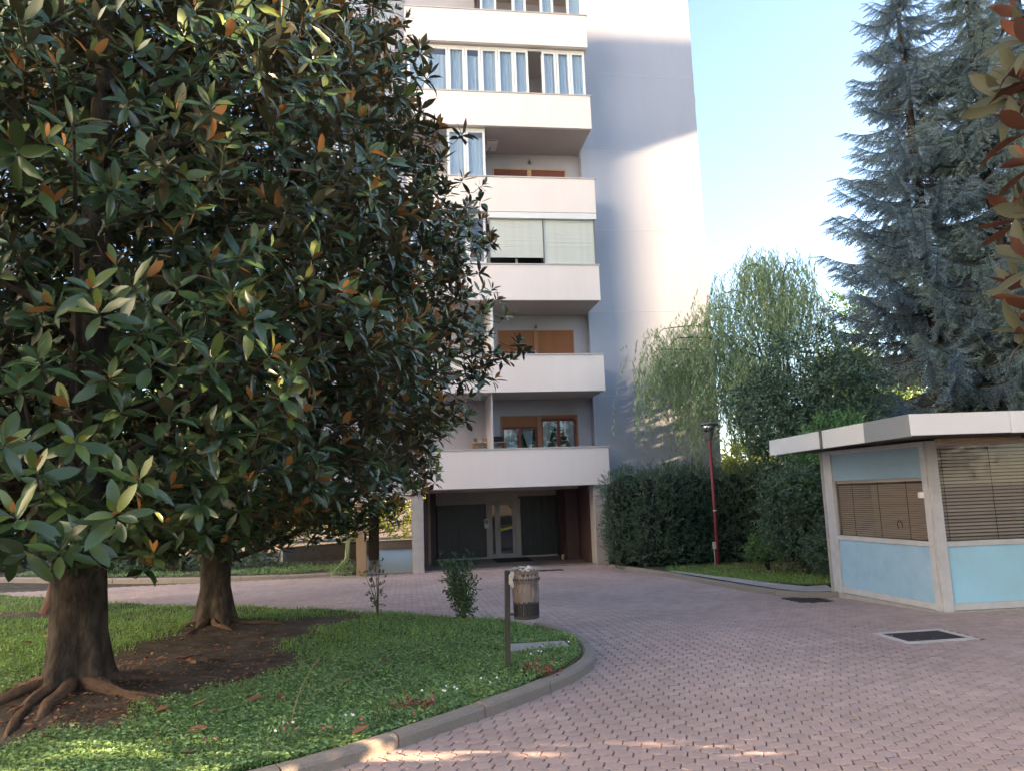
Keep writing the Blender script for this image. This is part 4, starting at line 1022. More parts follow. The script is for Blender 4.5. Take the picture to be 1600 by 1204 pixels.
def blob_points(blobs, n, seed, shell=.25, lump=.22):
    """points and outward directions on lumpy ellipsoids (centre, radii)"""
    r2 = np.random.default_rng(seed); vol = np.array([r[0] * r[1] + r[1] * r[2] + r[0] * r[2] for _, r in blobs]); cnt = np.maximum((n * vol / vol.sum()).astype(int), 1)
    P = []; D = []
    for (c, r), k in zip(blobs, cnt):
        d = norm(r2.normal(size=(k, 3))); lp_ = np.array([noise.fractal(Vector((*(v * 1.7 + np.array(c)),)), 1, 2, 3) for v in d])
        f = (1 - np.abs(r2.normal(0, shell, k))) * (1 + lump * lp_)
        P.append(np.array(c) + d * np.array(r) * f[:, None]); D.append(norm(d / np.array(r)))
    return np.concatenate(P), np.concatenate(D)
def shrub(name, label, cat, base, blobs, n, tpl, m, seed, stems=6, stem_r=.03, up=.45, jit=.55, group=None, sizes=(.75, 1.25), zmin=.05, shell=.22, lump=.22, core=None, foliage='foliage', trunk='stems', trunk_mat=None, cull=None):
    """leafy plant: sprays on lumpy masses, with stems from the base; blobs relative to base"""
    root = empty(name, (base[0], base[1], gzf(base[1]) + (base[2] if len(base) > 2 else .05)), label, cat, group)
    P, D = blob_points(blobs, n, seed, shell, lump); r2 = np.random.default_rng(seed + 1)
    ok = P[:, 2] > zmin
    if cull is not None: ok &= ~cull(P + np.array(root.location))
    P = P[ok]; D = D[ok]
    d = norm(D + np.array([0, 0, up]) + r2.normal(0, jit, P.shape)); nn = np.array([0, 0, 1.]) + r2.normal(0, .5, P.shape) + D * .4
    fm = frames(d, nn) * r2.uniform(*sizes, len(P))[:, None, None]
    b = Bag(); tpls = tpl if isinstance(tpl, list) else [tpl]; kk = r2.integers(0, len(tpls), len(P))
    for i, (tv, tq) in enumerate(tpls):
        s_ = kk == i
        if s_.any(): V, q = scatter(tv, tq, fm[s_], P[s_]); b.add(V, q)
    link(foliage, b.mesh(foliage, m, True), root, kind='stuff')
    if stems:
        mb = MB(); idx = r2.permutation(len(P))[:stems]
        for i in idx:
            t = P[i]; s0 = np.array([r2.normal(0, .03), r2.normal(0, .03), -.08]); m_ = s0 * .5 + t * .5 + np.array([-t[0] * .25, -t[1] * .25, .0])
            mb.tube(spline([tuple(s0), tuple(m_), tuple(t)], 6), [stem_r * f for f in (1, .9, .75, .6, .45, .3, .15)], 6)
        mb.build(trunk, trunk_mat or M['bark_dark'], root, smooth=True, kind='stuff')
    return root
YEW = [cluster_tpl(11, .050, .014, 1.0, 1, 0, .05, .13, s) for s in (1, 2)]
SMALL = [cluster_tpl(7, .055, .026, 1.1, 2, .2, .15, .10, s) for s in (3, 4)]
MED = [cluster_tpl(7, .10, .040, 1.1, 2, .2, .2, .14, s) for s in (5, 6)]
BIG = [cluster_tpl(7, .17, .07, 1.1, 2, .2, .2, .22, s) for s in (7, 8)]

# hedge of yew under the grey wall
hb = [((x, y, z), (.62, .75, .62)) for x, y in ((5.95, 20.35), (6.45, 19.9), (7.0, 19.8), (7.6, 19.9), (8.2, 19.8), (8.75, 19.6), (9.3, 19.2), (9.9, 18.9), (10.5, 18.6), (11.1, 18.3)) for z in (.45, 1.15, 1.85)]
hb = [((c[0] - 7.6, c[1] - 19.8, c[2] + random.uniform(-.1, .12)), (r[0] * random.uniform(.95, 1.2), r[1] * random.uniform(.9, 1.15), r[2] * random.uniform(.95, 1.15))) for c, r in hb]
hedge = shrub('yew_hedge', 'long dark green clipped hedge beneath the grey wall behind the lamp post', 'hedge', (7.6, 19.8), hb, 17500, YEW, M['yew'], 41, stems=30, shell=.12, lump=.16, up=.7, jit=.5, sizes=(1.0, 1.7), zmin=-.02)
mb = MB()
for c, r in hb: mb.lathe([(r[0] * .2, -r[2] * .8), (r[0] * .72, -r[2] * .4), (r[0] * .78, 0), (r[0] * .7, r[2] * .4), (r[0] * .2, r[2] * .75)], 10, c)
mb.build('hedge_core', M['yewcore'], hedge, kind='stuff')  # solid near-black core put in to block light inside the hedge
# taller sprouts along the hedge top
sp_ = MB(); spP = []; spD = []
for i in range(46):
    x = random.uniform(5.6, 9.2) if random.random() < .8 else random.uniform(5.6, 10); h0 = random.uniform(2.25, 2.45)
    for k in range(9): spP.append((x - 7.6 + random.gauss(0, .02), random.uniform(19.3, 20) - 19.8 if k == 0 else spP[-1][1], h0 + k * random.uniform(.02, .055))); spD.append((random.gauss(0, .5), random.gauss(0, .5), 1))
V, q = scatter(*YEW[0], frames(norm(np.array(spD)), rng.normal(size=(len(spD), 3))) * .9, np.array(spP)); bb = Bag(); bb.add(V, q)
link('sprouts', bb.mesh('sprouts', M['yew'], True), hedge, kind='stuff')

shrub('laurel_tree', 'dark evergreen bushy tree behind the kiosk roof, below the spruces', 'tree', (9.6, 16.9), [((0, 0, 4.3), (1.25, 1.2, 1.35)), ((-.9, .1, 3.6), (.95, .95, 1.0)), ((.95, 0, 3.9), (1.05, 1, 1.2)), ((-.5, -.2, 2.4), (1.15, 1.0, 1.1)), ((.6, -.2, 2.5), (1.2, 1.1, 1.1)), ((.1, -.3, 1.3), (1.0, .9, .9)), ((.9, -.2, .8), (.8, .8, .8))], 5200, MED, M['laurel'], 51, stems=24, stem_r=.07, sizes=(.9, 1.5), trunk='trunk')
shrub('light_green_shrub', 'light green leafy shrub rising just behind the kiosk roof', 'shrub', (9.05, 15.4), [((0, 0, 2.6), (.75, .7, .75)), ((-.25, 0, 1.7), (.8, .75, .9)), ((.45, 0, 2.0), (.75, .7, .8)), ((.55, 0, 3.05), (.45, .4, .4))], 2300, SMALL, M['lightleaf'], 52, stems=16, sizes=(1.0, 1.7))
shrub('broad_shrub', 'green bush between the hedge and the kiosk wall, reaching to the ground', 'shrub', (8.2, 15.2), [((0, 0, 1.7), (.65, .6, .65)), ((.1, 0, .9), (.75, .6, .7)), ((-.35, .2, 1.2), (.5, .5, .6)), ((.55, -.1, .55), (.6, .6, .5))], 2300, SMALL, M['laurel'], 53, stems=16, sizes=(1.0, 1.6))
shrub('small_shrub', 'small pale green shrub standing alone on the leaf strewn lawn', 'shrub', (8.0, 16.5), [((0, 0, .62), (.36, .33, .25)), ((-.25, 0, .45), (.25, .25, .2)), ((.28, .05, .5), (.25, .25, .2))], 420, SMALL, M['lightleaf'], 54, stems=14, stem_r=.012, sizes=(.8, 1.3), zmin=.2)
shrub('corner_shrub', 'dark low shrub at the back corner of the kiosk', 'shrub', (8.15, 14.1), [((0, 0, .55), (.5, .4, .5)), ((.3, .1, .9), (.45, .4, .4))], 700, SMALL, M['laurel'], 55, stems=10, stem_r=.015)

# rose bushes on the island
def bush(name, label, base, h, spread, nst, nlf, seed, tpl, m):
    root = empty(name, (base[0], base[1], float(isl_z(np.array(base[0]), np.array(base[1])))), label, 'bush'); r2 = np.random.default_rng(seed); mb = MB(); P = []; D = []
    for i in range(nst):
        a = r2.uniform(0, 6.28); hh = h * r2.uniform(.55, 1.0); s_ = spread * r2.uniform(.15, 1)
        pts = spline([(0, 0, -.05), (s_ * .35 * math.cos(a), s_ * .35 * math.sin(a), hh * .5), (s_ * math.cos(a), s_ * math.sin(a), hh)], 8); mb.tube(pts, [.009 - .0008 * k for k in range(9)], 5)
        for k in range(max(1, nlf // nst)):
            t = r2.uniform(.25, 1); p = pts[min(int(t * 8), 7)].lerp(pts[min(int(t * 8) + 1, 8)], t * 8 - int(t * 8)); off = r2.normal(0, .05, 3); P.append(np.array(p) + off); D.append(off + np.array([0, 0, .03]))
    mb.build('stems', M['twig'], root, smooth=True, kind='stuff')
    fm = frames(norm(np.array(D)), r2.normal(size=(len(D), 3)) + [0, 0, 1]) * r2.uniform(.7, 1.2, len(D))[:, None, None]
    b = Bag(); V, q = scatter(*tpl, fm, np.array(P)); b.add(V, q); link('foliage', b.mesh('foliage', m, True), root, kind='stuff')
    return root
ROSE = cluster_tpl(5, .045, .026, 1.1, 2, .2, .15, .05, 9)
bush('rose_bush', 'dense dark rose bush at the back edge of the island lawn', (.80, 11.35), .88, .44, 18, 560, 61, ROSE, M['rose'])
bush('rose_bush', 'thin bare stemmed rose bush left of the dense one on the lawn edge', (-.46, 12.15), .86, .20, 5, 52, 62, ROSE, M['rose'])

# willow hanging before the corner of the building
wl = empty('willow_tree', (11.2, 20.6, gzf(20.6)), 'weeping willow with hanging pale green strands before the building corner', 'tree')
r2 = np.random.default_rng(71); mb = MB(); wl_loc = np.array(wl.location)
mb.tube(spline([(0, 0, -.2), (.1, .1, 1.6), (-.1, 0, 3.0), (-.5, -.1, 4.4)], 10), [.22 - .008 * k for k in range(11)], 10, wob=.2)
mb.build('trunk', M['bark_dark'], wl, smooth=True)
mb = MB(); P = []; D = []; N = []
lims = [((-3.6, -.4), 5.5), ((-3.1, .5), 5.0), ((-3.9, .2), 4.6), ((-2.6, -.6), 6.3), ((-1.9, .4), 7.0), ((-1.4, -.5), 7.6), ((-.7, .3), 8.0), ((.1, -.3), 7.7), ((.9, .3), 7.0), ((-2.2, 0), 5.6), ((-3.0, -.7), 3.9), ((-3.6, .6), 6.0), ((-4.1, -.2), 5.2), ((-.9, -.9), 6.5), ((-1.8, -.9), 4.9), ((-2.4, -1.0), 4.2)]
for (lx, ly), lz in lims:
    lz += .8; lx += .15
    s0 = np.array([-.35, 0, 3.6]); e = np.array([lx, ly, lz]); m_ = np.array([lx * .45 - .2, ly * .4, max(lz * .95, 4.6)])
    pts = spline([tuple(s0), tuple(m_), tuple(e), (lx - .35, ly, lz - .35)], 14); mb.tube(pts, [.034 - .0022 * k for k in range(15)], 6)
    for k in range(100):
        t = r2.uniform(.22, 1); p = np.array(pts[int(t * 14)]) + r2.normal(0, .34, 3) * [1, 1, .6]; Ls = r2.uniform(.7, 2.7) * (.6 + .4 * t)
        dx, dy = r2.normal(0, .16, 2); n = int(Ls / .05)
        for j in range(n):
            f = j / n; q_ = p + np.array([dx * f + .05 * math.sin(f * 3 + k) + .22 * math.sin(min(f * 2, 1.57)) * np.sign(dx), dy * f, .12 * math.sin(f * 3) - Ls * f]); P.append(q_); a = r2.uniform(0, 6.28); D.append((math.cos(a) * .55, math.sin(a) * .55, -1))
mb.build('limbs', M['bark_dark'], wl, smooth=True, kind='stuff')
P = np.array(P); D = norm(np.array(D)); fm = frames(D, r2.normal(size=D.shape)) * r2.uniform(.8, 1.3, len(D))[:, None, None]
V, q = scatter(*leaf_tpl(.13, .028, 0, .1, 1), fm, P); b = Bag(); b.add(V, q); link('crown', b.mesh('crown', M['willow']), wl, kind='stuff')

# spruces behind the kiosk
def sprig(seed, nn=34):
    r3 = np.random.default_rng(seed); V = [(-.006, 0, 0), (.006, 0, 0), (0, 1, 0)]; T = [(0, 1, 2)]
    for i in range(nn):
        t = i / nn; a = i * 2.4; ln = .20 * (1 - .4 * t); base = np.array([0, t, 0]); d = np.array([math.cos(a) * .75, .62, math.sin(a) * .75]); sd = np.cross(d, [math.sin(a), 0, -math.cos(a)]) ; sd = sd / np.linalg.norm(sd) * .026
        k = len(V); V += [tuple(base - sd), tuple(base + sd), tuple(base + d * ln)]; T.append((k, k + 1, k + 2))
    return np.array(V), np.array(T)
SPR = [sprig(1), sprig(2)]
def conifer(name, label, pos, H, R0, m, seed, z0=1.2, droop=.25, lev=.40, lean=0., thin=0., narrow=1.0):
    root = empty(name, (pos[0], pos[1], gzf(pos[1])), label, 'tree'); r2 = np.random.default_rng(seed)
    mb = MB(); mb.tube([(0, 0, -.2), (0, 0, H * .3), (0, 0, H * .7), (0, 0, H)], [.24, .19, .10, .02], 10, wob=.15); mb.build('trunk', M['bark_dark'], root, smooth=True)
    br = MB(); P = []; D = []; N = []; Sx = []; z = z0
    while z < H - .3:
        f = 1 - (z - z0) / (H - z0); Lr = R0 * (f ** .75) * (1.0 if z > z0 + 1 else .8)
        for k in range(r2.integers(5, 8)):
            if r2.random() < thin: continue
            a = r2.uniform(0, 6.28); L = Lr * r2.uniform(.6, 1.12); zz = z + r2.uniform(-.2, .2); pts = []
            nb_ = 9
            for j in range(nb_ + 1):
                t = j / nb_; pts.append((math.cos(a) * L * t, math.sin(a) * L * t, zz + L * (-droop * t * 1.6 + (droop * 1.5 + .12) * t ** 2.4)))
            br.tube(pts, [.035 * (1 - .85 * j / nb_) * (.5 + f) for j in range(nb_ + 1)], 4, cap=False)
            n = int(L * 30)
            for j in range(n):
                t = .12 + .88 * (j + r2.random()) / n; i0 = min(int(t * nb_), nb_ - 1); p = np.array(pts[i0]) + (np.array(pts[i0 + 1]) - np.array(pts[i0])) * (t * nb_ - i0)
                sd = 1 if j % 2 else -1; side = np.array([-math.sin(a), math.cos(a), 0]) * sd; fw = np.array([math.cos(a), math.sin(a), 0])
                hang = r2.uniform(.6, 1.9) * (1.2 - t * .75)
                P.append(p); D.append(side * r2.uniform(.3, .8) + fw * (.5 + .5 * t) + np.array([0, 0, -hang + .35 * t])); Sx.append(r2.uniform(.36, .75) * (1.05 - .4 * t) * (.65 + .5 * f))
        z += lev * r2.uniform(.75, 1.25) * (.6 + .5 * f)
    br.build('branches', M['bark_dark'], root, kind='stuff')
    P = np.array(P); D = norm(np.array(D)); fm = frames(D, r2.normal(size=D.shape)) * np.array(Sx)[:, None, None]; b = Bag()
    for i in (0, 1): V, q = scatter(*SPR[i], fm[i::2], P[i::2]); b.add(V, q)
    link('crown', b.mesh('crown', m), root, kind='stuff'); return root
conifer('spruce_tree', 'tall haze tinted spruce with drooping side branches, leftmost of the conifers', (14.4, 18.6), 18.3, 4.0, M['spruce'], 81, droop=.24, lev=.36)
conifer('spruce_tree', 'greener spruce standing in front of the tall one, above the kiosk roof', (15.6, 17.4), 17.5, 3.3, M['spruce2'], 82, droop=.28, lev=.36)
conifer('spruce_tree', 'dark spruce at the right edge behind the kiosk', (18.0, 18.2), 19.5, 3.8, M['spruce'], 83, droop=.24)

# sunlit greenery and trees beyond
def far_tree(label, base, blobs, n, m, seed, tpl=BIG, cat='tree', name='broadleaf_tree', stems=14, sizes=(1.0, 1.8), **kw): return shrub(name, label, cat, base, blobs, n, tpl, m, seed, stems=stems, stem_r=.09, sizes=sizes, trunk='trunk', **kw)
far_tree('yellow green sunlit shrub behind the hedge at the building corner', (13.2, 29.5), [((0, 0, 1.4), (1.9, 1.4, 1.5)), ((1.8, .2, 1.2), (1.3, 1.2, 1.2)), ((-1.6, 0, 1.0), (1.2, 1, 1.1)), ((.6, 0, 2.8), (1.2, 1, .9))], 1500, M['yellowleaf'], 91, cat='shrub', name='sunlit_shrub')
far_tree('loose sunlit tree beyond the willow', (15.5, 25.0), [((0, 0, 4.2), (1.5, 1.3, 1.7)), ((-1.2, 0, 2.8), (1.1, 1, 1.1)), ((1.4, 0, 3.2), (1.3, 1.2, 1.3)), ((.2, .2, 6.0), (1.0, 1, 1.0))], 900, M['yellowleaf'], 92, shell=.4)
far_tree('olive green tree behind the spruces', (21, 27), [((0, 0, 5), (2.4, 2, 2.6)), ((2, 0, 3.5), (2, 1.8, 2)), ((-2, 0, 3.2), (2, 1.8, 2)), ((.5, 0, 8), (1.6, 1.5, 1.6))], 1700, M['yellowleaf'], 93, shell=.4)
far_tree('dark leafy tree behind the kiosk at the far right', (21.5, 22.5), [((0, 0, 3.5), (2.2, 1.8, 2.2)), ((2.5, 0, 3.2), (2, 1.8, 2.2)), ((-2, .3, 2.2), (1.8, 1.5, 1.8)), ((.6, 0, 1.0), (2.6, 1.5, 1.0))], 2300, M['lightleaf'], 94)
far_tree('wide dark green shrub behind the laurel', (12.6, 21.6), [((0, 0, 1.5), (1.6, 1.2, 1.5)), ((1.9, 0, 1.3), (1.4, 1.1, 1.3)), ((3.8, -.2, 1.6), (1.6, 1.2, 1.6)), ((.8, .3, 2.8), (1.4, 1.1, 1.1))], 2200, M['laurel'], 95, cat='shrub', name='wide_shrub', tpl=MED)
far_tree('low dark shrub at the left beyond the bed kerb', (-7.2, 25.6), [((0, 0, 1.0), (1.6, .9, 1.05)), ((2.1, -.3, 1.0), (1.3, .8, 1.1)), ((-2.0, .3, .9), (1.3, .9, .9))], 1800, M['laurel'], 96, cat='shrub', name='dark_shrub', tpl=MED)
far_tree('tall dark shrub at the far left across the path', (-14.5, 31), [((0, 0, 1.6), (2.6, 1.3, 1.7)), ((3.5, 0, 1.4), (2, 1.2, 1.5)), ((-3.5, 0, 1.9), (2.2, 1.3, 2)), ((-7, 0, 2.2), (2.4, 1.3, 2.4))], 1900, M['laurel'], 97, cat='shrub', name='dark_shrub')
far_tree('yellow lit hedge beyond the passage at the left of the portico', (-3, 43), [((0, 0, 1.5), (2.2, 1.2, 1.6)), ((3.4, 0, 1.4), (2.2, 1.2, 1.5)), ((-3.4, 0, 1.7), (2.2, 1.2, 1.8)), ((6.8, .5, 1.6), (2.2, 1.2, 1.7))], 1700, M['yellowleaf'], 98, cat='hedge', name='sunlit_hedge')
far_tree('big tree closing the view at the far left', (-17, 44), [((0, 0, 6), (5, 3, 5)), ((6, 0, 5), (4, 3, 4.5)), ((-6, 0, 7), (4.5, 3, 6)), ((3, 0, 10), (4, 3, 3.5))], 2600, M['lightleaf'], 99, sizes=(1.6, 2.8))
far_tree('big tree closing the view behind the spruces', (32, 40), [((0, 0, 5), (5, 3, 5)), ((6, 0, 4), (5, 3, 4.5)), ((-6, 0, 4), (4.5, 3, 4)), ((-10, 1, 3), (4, 3, 3))], 2600, M['lightleaf'], 100, sizes=(1.6, 2.8))
for i, (x, y, h_, lab) in enumerate(((-9, -15, 4.5, 'round tree behind the viewer at the left of the courtyard'), (-2.5, -17, 5.2, 'tall round tree standing directly behind the viewer'), (4, -16, 4.4, 'sunlit tree behind the viewer opposite the kiosk'), (10.5, -15, 4.8, 'sunlit tree behind the viewer at the courtyard entrance'), (17, -17, 5.4, 'largest of the trees at the courtyard entrance'))):
    far_tree(lab, (x, y), [((0, 0, h_), (2.9, 2.2, 2.6)), ((1.4, 0, h_ * .6), (2.2, 1.8, 1.8)), ((-1.5, 0, h_ * .6), (2.2, 1.8, 1.8)), ((.3, 0, h_ + 2.4), (1.8, 1.6, 1.6))], 900, M['lightleaf' if i % 2 else 'yellowleaf'], 300 + i, sizes=(1.8, 3.0))
far_tree('sparse tree added between the willow and the spruces to dapple the grey wall', (14.6, 22.6), [((0, 0, 5.6), (1.5, 1.1, 2.4)), ((-1.0, .1, 4.2), (1.2, 1, 1.8)), ((1.2, -.1, 4.6), (1.3, 1, 1.9)), ((.1, 0, 7.6), (1.0, .8, 1.3))], 900, M['lightleaf'], 320, tpl=MED, shell=.45, sizes=(1.3, 2.2))  # put in to cast broken shade on the lower wall
# unseen tree added beyond the right edge to break the bar of sun into flecks
far_tree('unseen tall narrow tree added at the right to break the sun into flecks', (10.4, 4.85 - 8.2 * math.tan(SUN_AZ)), [((0, 0, 2.7), (1.5, 1.4, 1.15)), ((0, 0, 5.2), (1.5, 1.3, 1.6)), ((0, 0, 7.5), (1.5, 1.3, 1.8)), ((0, 0, 10.2), (1.3, 1.2, 1.9))], 1250, M['laurel'], 101, shell=.45, stems=12)

# ------------------------------------------------------------------ grass, ground cover, flowers, leaves
def px_area_sample(n, x0, x1, y0, y1, test):
    px = rng.uniform(x0, x1, n); py = rng.uniform(y0, y1, n); P = G(px, py)
    return P[test(P)]
def island_ok(P): return inpoly(P, [(x - (.03 if x > -5 else 0), y + .03 if y < 9 else y + .02) for x, y in ISL])
PG = px_area_sample(330000, -150, 930, 925, 1330, island_ok)
sm = soil_mask(PG[:, 0], PG[:, 1]); PG = PG[rng.random(len(PG)) > sm * 1.02]
PG = PG[~((np.abs(PG[:, 0] - 1.42) < .36) & (np.abs(PG[:, 1] - 8.62) < .21))]; PG[:, 2] = isl_z(PG[:, 0], PG[:, 1])
dist = np.hypot(PG[:, 0], PG[:, 1])
blade = (np.array([(-.0032, 0, 0), (.0032, 0, 0), (.0022, .55, .10), (-.0022, .55, .10), (0, 1, .34)]), np.array([(0, 1, 2, 3)]), np.array([(3, 2, 4)]))
def blades(P, hs, ws, m, name, **kw):
    n = len(P); az = rng.uniform(0, 6.28, n); tl_ = rng.normal(0, .42, n)
    up = np.stack([np.cos(az) * np.sin(tl_), np.sin(az) * np.sin(tl_), np.cos(tl_)], -1); fm = frames(up, np.stack([np.cos(az), np.sin(az), np.zeros(n)], -1))
    fm[:, :, 0] *= ws[:, None]; fm[:, :, 1] *= hs[:, None]; fm[:, :, 2] *= hs[:, None]
    V, q = scatter(blade[0], blade[1], fm, P); t = (blade[2][None] + (np.arange(n) * 5)[:, None, None]).reshape(-1, 3)
    return link(name, np_mesh(name, V, [q, t], m), None, kind='stuff', **kw)
far_b = dist > 9.5
cl = (rng.random(len(PG)) < np.where(far_b, .35, .52))
Pb = PG[~cl]; db = dist[~cl]
blades(Pb, rng.uniform(.025, .065, len(Pb)) * np.where(db > 10, 1.25, 1), .9 + db * .06, M['grass'], 'lawn_grass', label='short green grass covering the island lawn', category='grass')
Pc = PG[cl]; r_ = rng.uniform(0, 6.28, len(Pc)); Pc = Pc + np.stack([np.zeros(len(Pc)), np.zeros(len(Pc)), rng.uniform(.01, .05, len(Pc))], -1)
dcl = np.stack([np.cos(r_), np.sin(r_), rng.uniform(-.1, .5, len(Pc))], -1); fm = frames(norm(dcl), rng.normal(0, .4, (len(Pc), 3)) + [0, 0, 1]) * rng.uniform(.6, 1.3, len(Pc))[:, None, None]
V, q = scatter(*leaf_tpl(.036, .019, .2, .2, 1, .8), fm, Pc); b = Bag(); b.add(V, q)
link('ground_cover', b.mesh('ground_cover', M['clover']), None, kind='stuff', label='low leafy ground cover growing among the grass', category='ground cover')
# right lawn grass and litter
PR = px_area_sample(42000, 1040, 1330, 868, 932, lambda P: inpoly(P, [(6.2, 17.9), (6.45, 15.9), (6.8, 14.4), (7.3, 13.4), (14, 13.2), (14, 23), (6, 20.5)])); PR[:, 2] = gz(PR[:, 1]) + .07
blades(PR[:22000], rng.uniform(.03, .07, min(22000, len(PR))), np.full(min(22000, len(PR)), 1.6), M['grass'], 'garden_grass', label='thin grass on the lawn by the kiosk', category='grass')
def litter(P, name, m, L, label, lift=.06):
    n = len(P); a = rng.uniform(0, 6.28, n); d = np.stack([np.cos(a), np.sin(a), rng.normal(0, .15, n)], -1); fm = frames(norm(d), rng.normal(0, .35, (n, 3)) + [0, 0, 1]) * rng.uniform(.6, 1.3, n)[:, None, None]
    V, q = scatter(*leaf_tpl(L, L * .55, .2, -.1, 1), fm, P + [0, 0, lift]); b = Bag(); b.add(V, q); link(name, b.mesh(name, m), None, kind='stuff', label=label, category='leaf litter')
litter(PR[-900:], 'lawn_litter', M['litter'], .05, 'dry yellowed leaves strewn over the lawn by the kiosk', .05)
PL = px_area_sample(9000, 0, 560, 965, 1160, island_ok); PL = PL[soil_mask(PL[:, 0], PL[:, 1]) > .6][:1500]; PL[:, 2] = isl_z(PL[:, 0], PL[:, 1])
litter(PL, 'soil_litter', M['fallen'], .045, 'scraps of brown leaves on the bare earth under the magnolias', .012)
PV = px_area_sample(60000, 860, 1600, 885, 1190, lambda P: (P[:, 0] > 2.0) & (P[:, 0] < 6.1) & (P[:, 1] < 21)); kk_ = rng.random(len(PV)) < np.clip((PV[:, 0] - 4.4) / 1.6, 0, 1) * .006 + .0008; PV = PV[kk_][:150]
litter(PV, 'paving_litter', M['litter'], .035, 'small dry leaf scraps scattered on the brick paving', .006)
# fallen magnolia leaves, each its own
fl_me = [np_mesh('fallen_leaf', *(lambda v, q: (v, [q], M['fallen']))(*leaf_tpl(.17, .075, .35, c, 4)), smooth=True) for c in (-.25, .15, -.1)]
fpx = [(388, 1085, 'reddish fallen magnolia leaf standing up at the edge of the bare soil'), (412, 1112, 'small pale fallen leaf on the grass just right of the bare soil'), (295, 1138, 'rounded tan fallen leaf on the soil beyond the root tips of the nearest magnolia'),
       (455, 1068, 'brown fallen leaf in the middle of the lawn beside the upright dry stalk'), (240, 1145, 'fallen leaf lying against the thick root of the nearest magnolia'), (550, 1172, 'big brown fallen leaf touching the flowers by the kerb'), (430, 1142, 'fallen leaf in the grass at the foot of the upright dry stalk'),
       (275, 1035, 'long curled fallen leaf in the middle of the bare soil'), (345, 1042, 'pale fallen leaf on the soil in front of the second magnolia'), (380, 1060, 'fallen leaf on the soil close to the lawn edge'), (478, 1000, 'fallen leaf on the far grass right of the second magnolia'),
       (85, 1185, 'orange fallen leaf below the roots of the nearest magnolia in the bottom corner'), (500, 1050, 'fallen leaf beside the long lying dry stalk'), (325, 1165, 'fallen leaf on the near grass below the bare soil'), (605, 1042, 'fallen leaf at the far end of the long dry stalk')]
for i, (x, y, lab) in enumerate(fpx):
    p = G(x, y); z = float(isl_z(p[0], p[1])) + .02
    o = link('fallen_leaf', fl_me[i % 3], None, label=lab, category='leaf', group='fallen magnolia leaves on the island lawn')
    o.location = (p[0], p[1], z + (.03 if soil_mask(p[0], p[1]) < .5 else 0)); o.rotation_euler = (random.uniform(-.35, .35), random.uniform(-.35, .35) + (PI if i % 3 == 0 else 0), random.uniform(0, 6.28)); s_ = random.uniform(.75, 1.1); o.scale = (s_, s_, s_)
fx = rng.uniform(0, 540, 60); fy = rng.uniform(990, 1200, 60); FP = G(fx, fy); FP = FP[island_ok(FP)]; FP[:, 2] = isl_z(FP[:, 0], FP[:, 1])
n = len(FP); a_ = rng.uniform(0, 6.28, n); fm = frames(np.stack([np.cos(a_), np.sin(a_), rng.normal(0, .15, n)], -1), rng.normal(0, .3, (n, 3)) + [0, 0, 1]) * rng.uniform(.6, 1, n)[:, None, None]
V, q = scatter(*leaf_tpl(.15, .065, .35, -.2, 3), fm, FP + [0, 0, .025]); b = Bag(); b.add(V, q); link('leaf_litter', b.mesh('leaf_litter', M['fallen'], True), None, kind='stuff', label='old magnolia leaves littering the island lawn and soil', category='leaf litter')
# bedding flowers along the kerb
def flower(px, py, m, label, group, nfl, seed, lm='rose', hgt=.11):
    p = G(px, py); r3 = np.random.default_rng(seed); root = empty('flower_plant', (p[0], p[1], float(isl_z(p[0], p[1]))), label, 'flower', group)
    n = 26; P = r3.normal(0, .06, (n, 3)) * [1, 1, 0] + np.stack([np.zeros(n), np.zeros(n), r3.uniform(.02, hgt * .8, n)], -1)
    fm = frames(norm(r3.normal(size=(n, 3)) + [0, 0, .8]), r3.normal(size=(n, 3)) + [0, 0, 1]) * r3.uniform(.7, 1.2, n)[:, None, None]
    V, q = scatter(*cluster_tpl(4, .04, .018, 1.0, 1, .2, .1, .03, 3), fm, P); b = Bag(); b.add(V, q); link('foliage', b.mesh('foliage', M[lm]), root, kind='stuff')
    pet = leaf_tpl(.014, .013, .1, -.1, 1)
    for i in range(nfl):
        c = np.array([r3.normal(0, .07), r3.normal(0, .07), hgt * r3.uniform(.8, 1.35)]); a = np.arange(5) * 2 * PI / 5
        d = np.stack([np.cos(a), np.sin(a), np.full(5, .35)], -1); ax = norm(np.array([r3.normal(0, .4), -.6, .8])); rot = frames(ax[None], np.array([[1., 0, 0]]))[0]; d = d @ np.stack([rot[:, 0], rot[:, 2], rot[:, 1]], 0)
        V, q = scatter(*pet, frames(norm(d), np.tile(ax, (5, 1))), np.tile(c, (5, 1))); bb = Bag(); bb.add(V, q); link('blossom', bb.mesh('blossom', M[m]), root)
WF = [(676, 1110, 'tallest white flowered plant beside the pink ones in the middle of the kerb'), (700, 1102, 'white flowered plant just right of the tallest white one'), (845, 1050, 'white flowered plant in front of the grey stone slab'), (866, 1034, 'white flowered plant nearest the tip of the island by the stone slab'), (750, 1090, 'white flowered plant below the litter bin post'), (430, 1162, 'white flowered plant nearest the magnolia roots'), (540, 1150, 'single white flowered plant among the leftmost pink ones')]
for i, (x, y, lab) in enumerate(WF): flower(x, y, 'white_petal', lab, 'white bedding flowers along the kerb', 3, 200 + i, 'clover', .10)
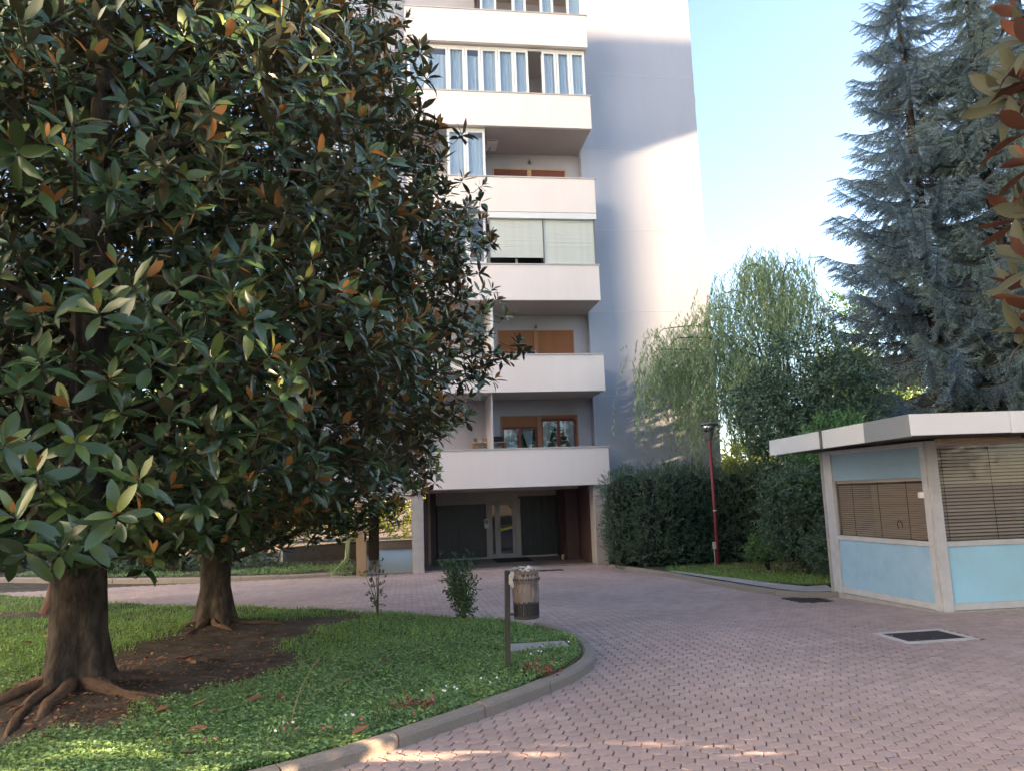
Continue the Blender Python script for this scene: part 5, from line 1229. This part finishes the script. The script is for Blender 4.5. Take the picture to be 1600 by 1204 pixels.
PF = [(640, 1118, 'reddish leaved plant with pink flowers in the middle of the kerb row'), (662, 1122, 'reddish leaved pink flowered plant touching the tallest white one'), (605, 1140, 'dark pink flowered plant close to the kerb stones'), (585, 1152, 'pink flowered plant with two bright blossoms left of the dark pink one'), (520, 1168, 'pink flowered plant by the big brown fallen leaf'), (455, 1175, 'pink flowered plant at the foot of the upright stalk'), (835, 1064, 'reddish leaved plant below the stone slab near the bin post'), (858, 1072, 'reddish leaved plant closest to the kerb curve'), (332, 1196, 'pink flowered plant in the bottom left of the lawn')]
for i, (x, y, lab) in enumerate(PF): flower(x, y, 'pink_petal', lab, 'pink bedding flowers along the kerb', 2, 230 + i, 'red_leaf' if i in (0, 1, 6, 7) else 'rose', .09)
# dry stalks
def stalk(pxs, label, zs_):
    pts = []
    for (x, y), h_ in zip(pxs, zs_): p = G(x, y); pts.append((p[0], p[1], float(isl_z(p[0], p[1])) + h_))
    thing1('dry_stalk', MB().tube(spline(pts, 12), [.0035] * 12 + [.002], 5), M['stem_dry'], label, 'stalk')
stalk([(452, 1150), (470, 1135), (500, 1110)], 'dry stalk leaning up out of the lawn near the kerb', [.0, .25, .42])
stalk([(475, 1115), (520, 1088), (575, 1068), (610, 1045)], 'long dry stalk lying across the island lawn', [.05, .07, .07, .05])
# weeds in the planting bed
PWd = px_area_sample(9000, -20, 560, 868, 905, lambda P: inpoly(P, [(-12.6, 26.4), (-8.4, 24.3), (-4.8, 22.95), (-1.7, 22.6), (-1.7, 25), (-4.4, 27), (-12, 29)])); PWd = PWd[(np.sin(PWd[:, 0] * 1.3) + np.sin(PWd[:, 1] * 2.1 + 1)) > -.1]; PWd[:, 2] = gz(PWd[:, 1]) + .08
n = len(PWd); fm = frames(norm(rng.normal(size=(n, 3)) + [0, 0, 1]), rng.normal(size=(n, 3)) + [0, 0, 1]); V, q = scatter(*cluster_tpl(5, .07, .03, 1.1, 1, .2, .1, .05, 5), fm, PWd); b = Bag(); b.add(V, q)
link('bed_weeds', b.mesh('bed_weeds', M['clover']), None, kind='stuff', label='weeds growing over the soil of the planting bed', category='weeds')
shrub('creeping_plant', 'clump of green creeper at the foot of the tan pillar', 'plant', (-1.75, 22.05), [((0, 0, .16), (.32, .2, .2)), ((-.2, 0, .1), (.2, .2, .14))], 160, SMALL, M['clover'], 120, stems=6, stem_r=.006, sizes=(.7, 1.1))
litter_bed = px_area_sample(1200, 380, 560, 878, 898, lambda P: P[:, 1] > 22.6); litter_bed[:, 2] = gz(litter_bed[:, 1]) + .08
litter(litter_bed[:500], 'bed_litter', M['litter'], .06, 'dry leaves and stalks on the soil of the planting bed', .02)
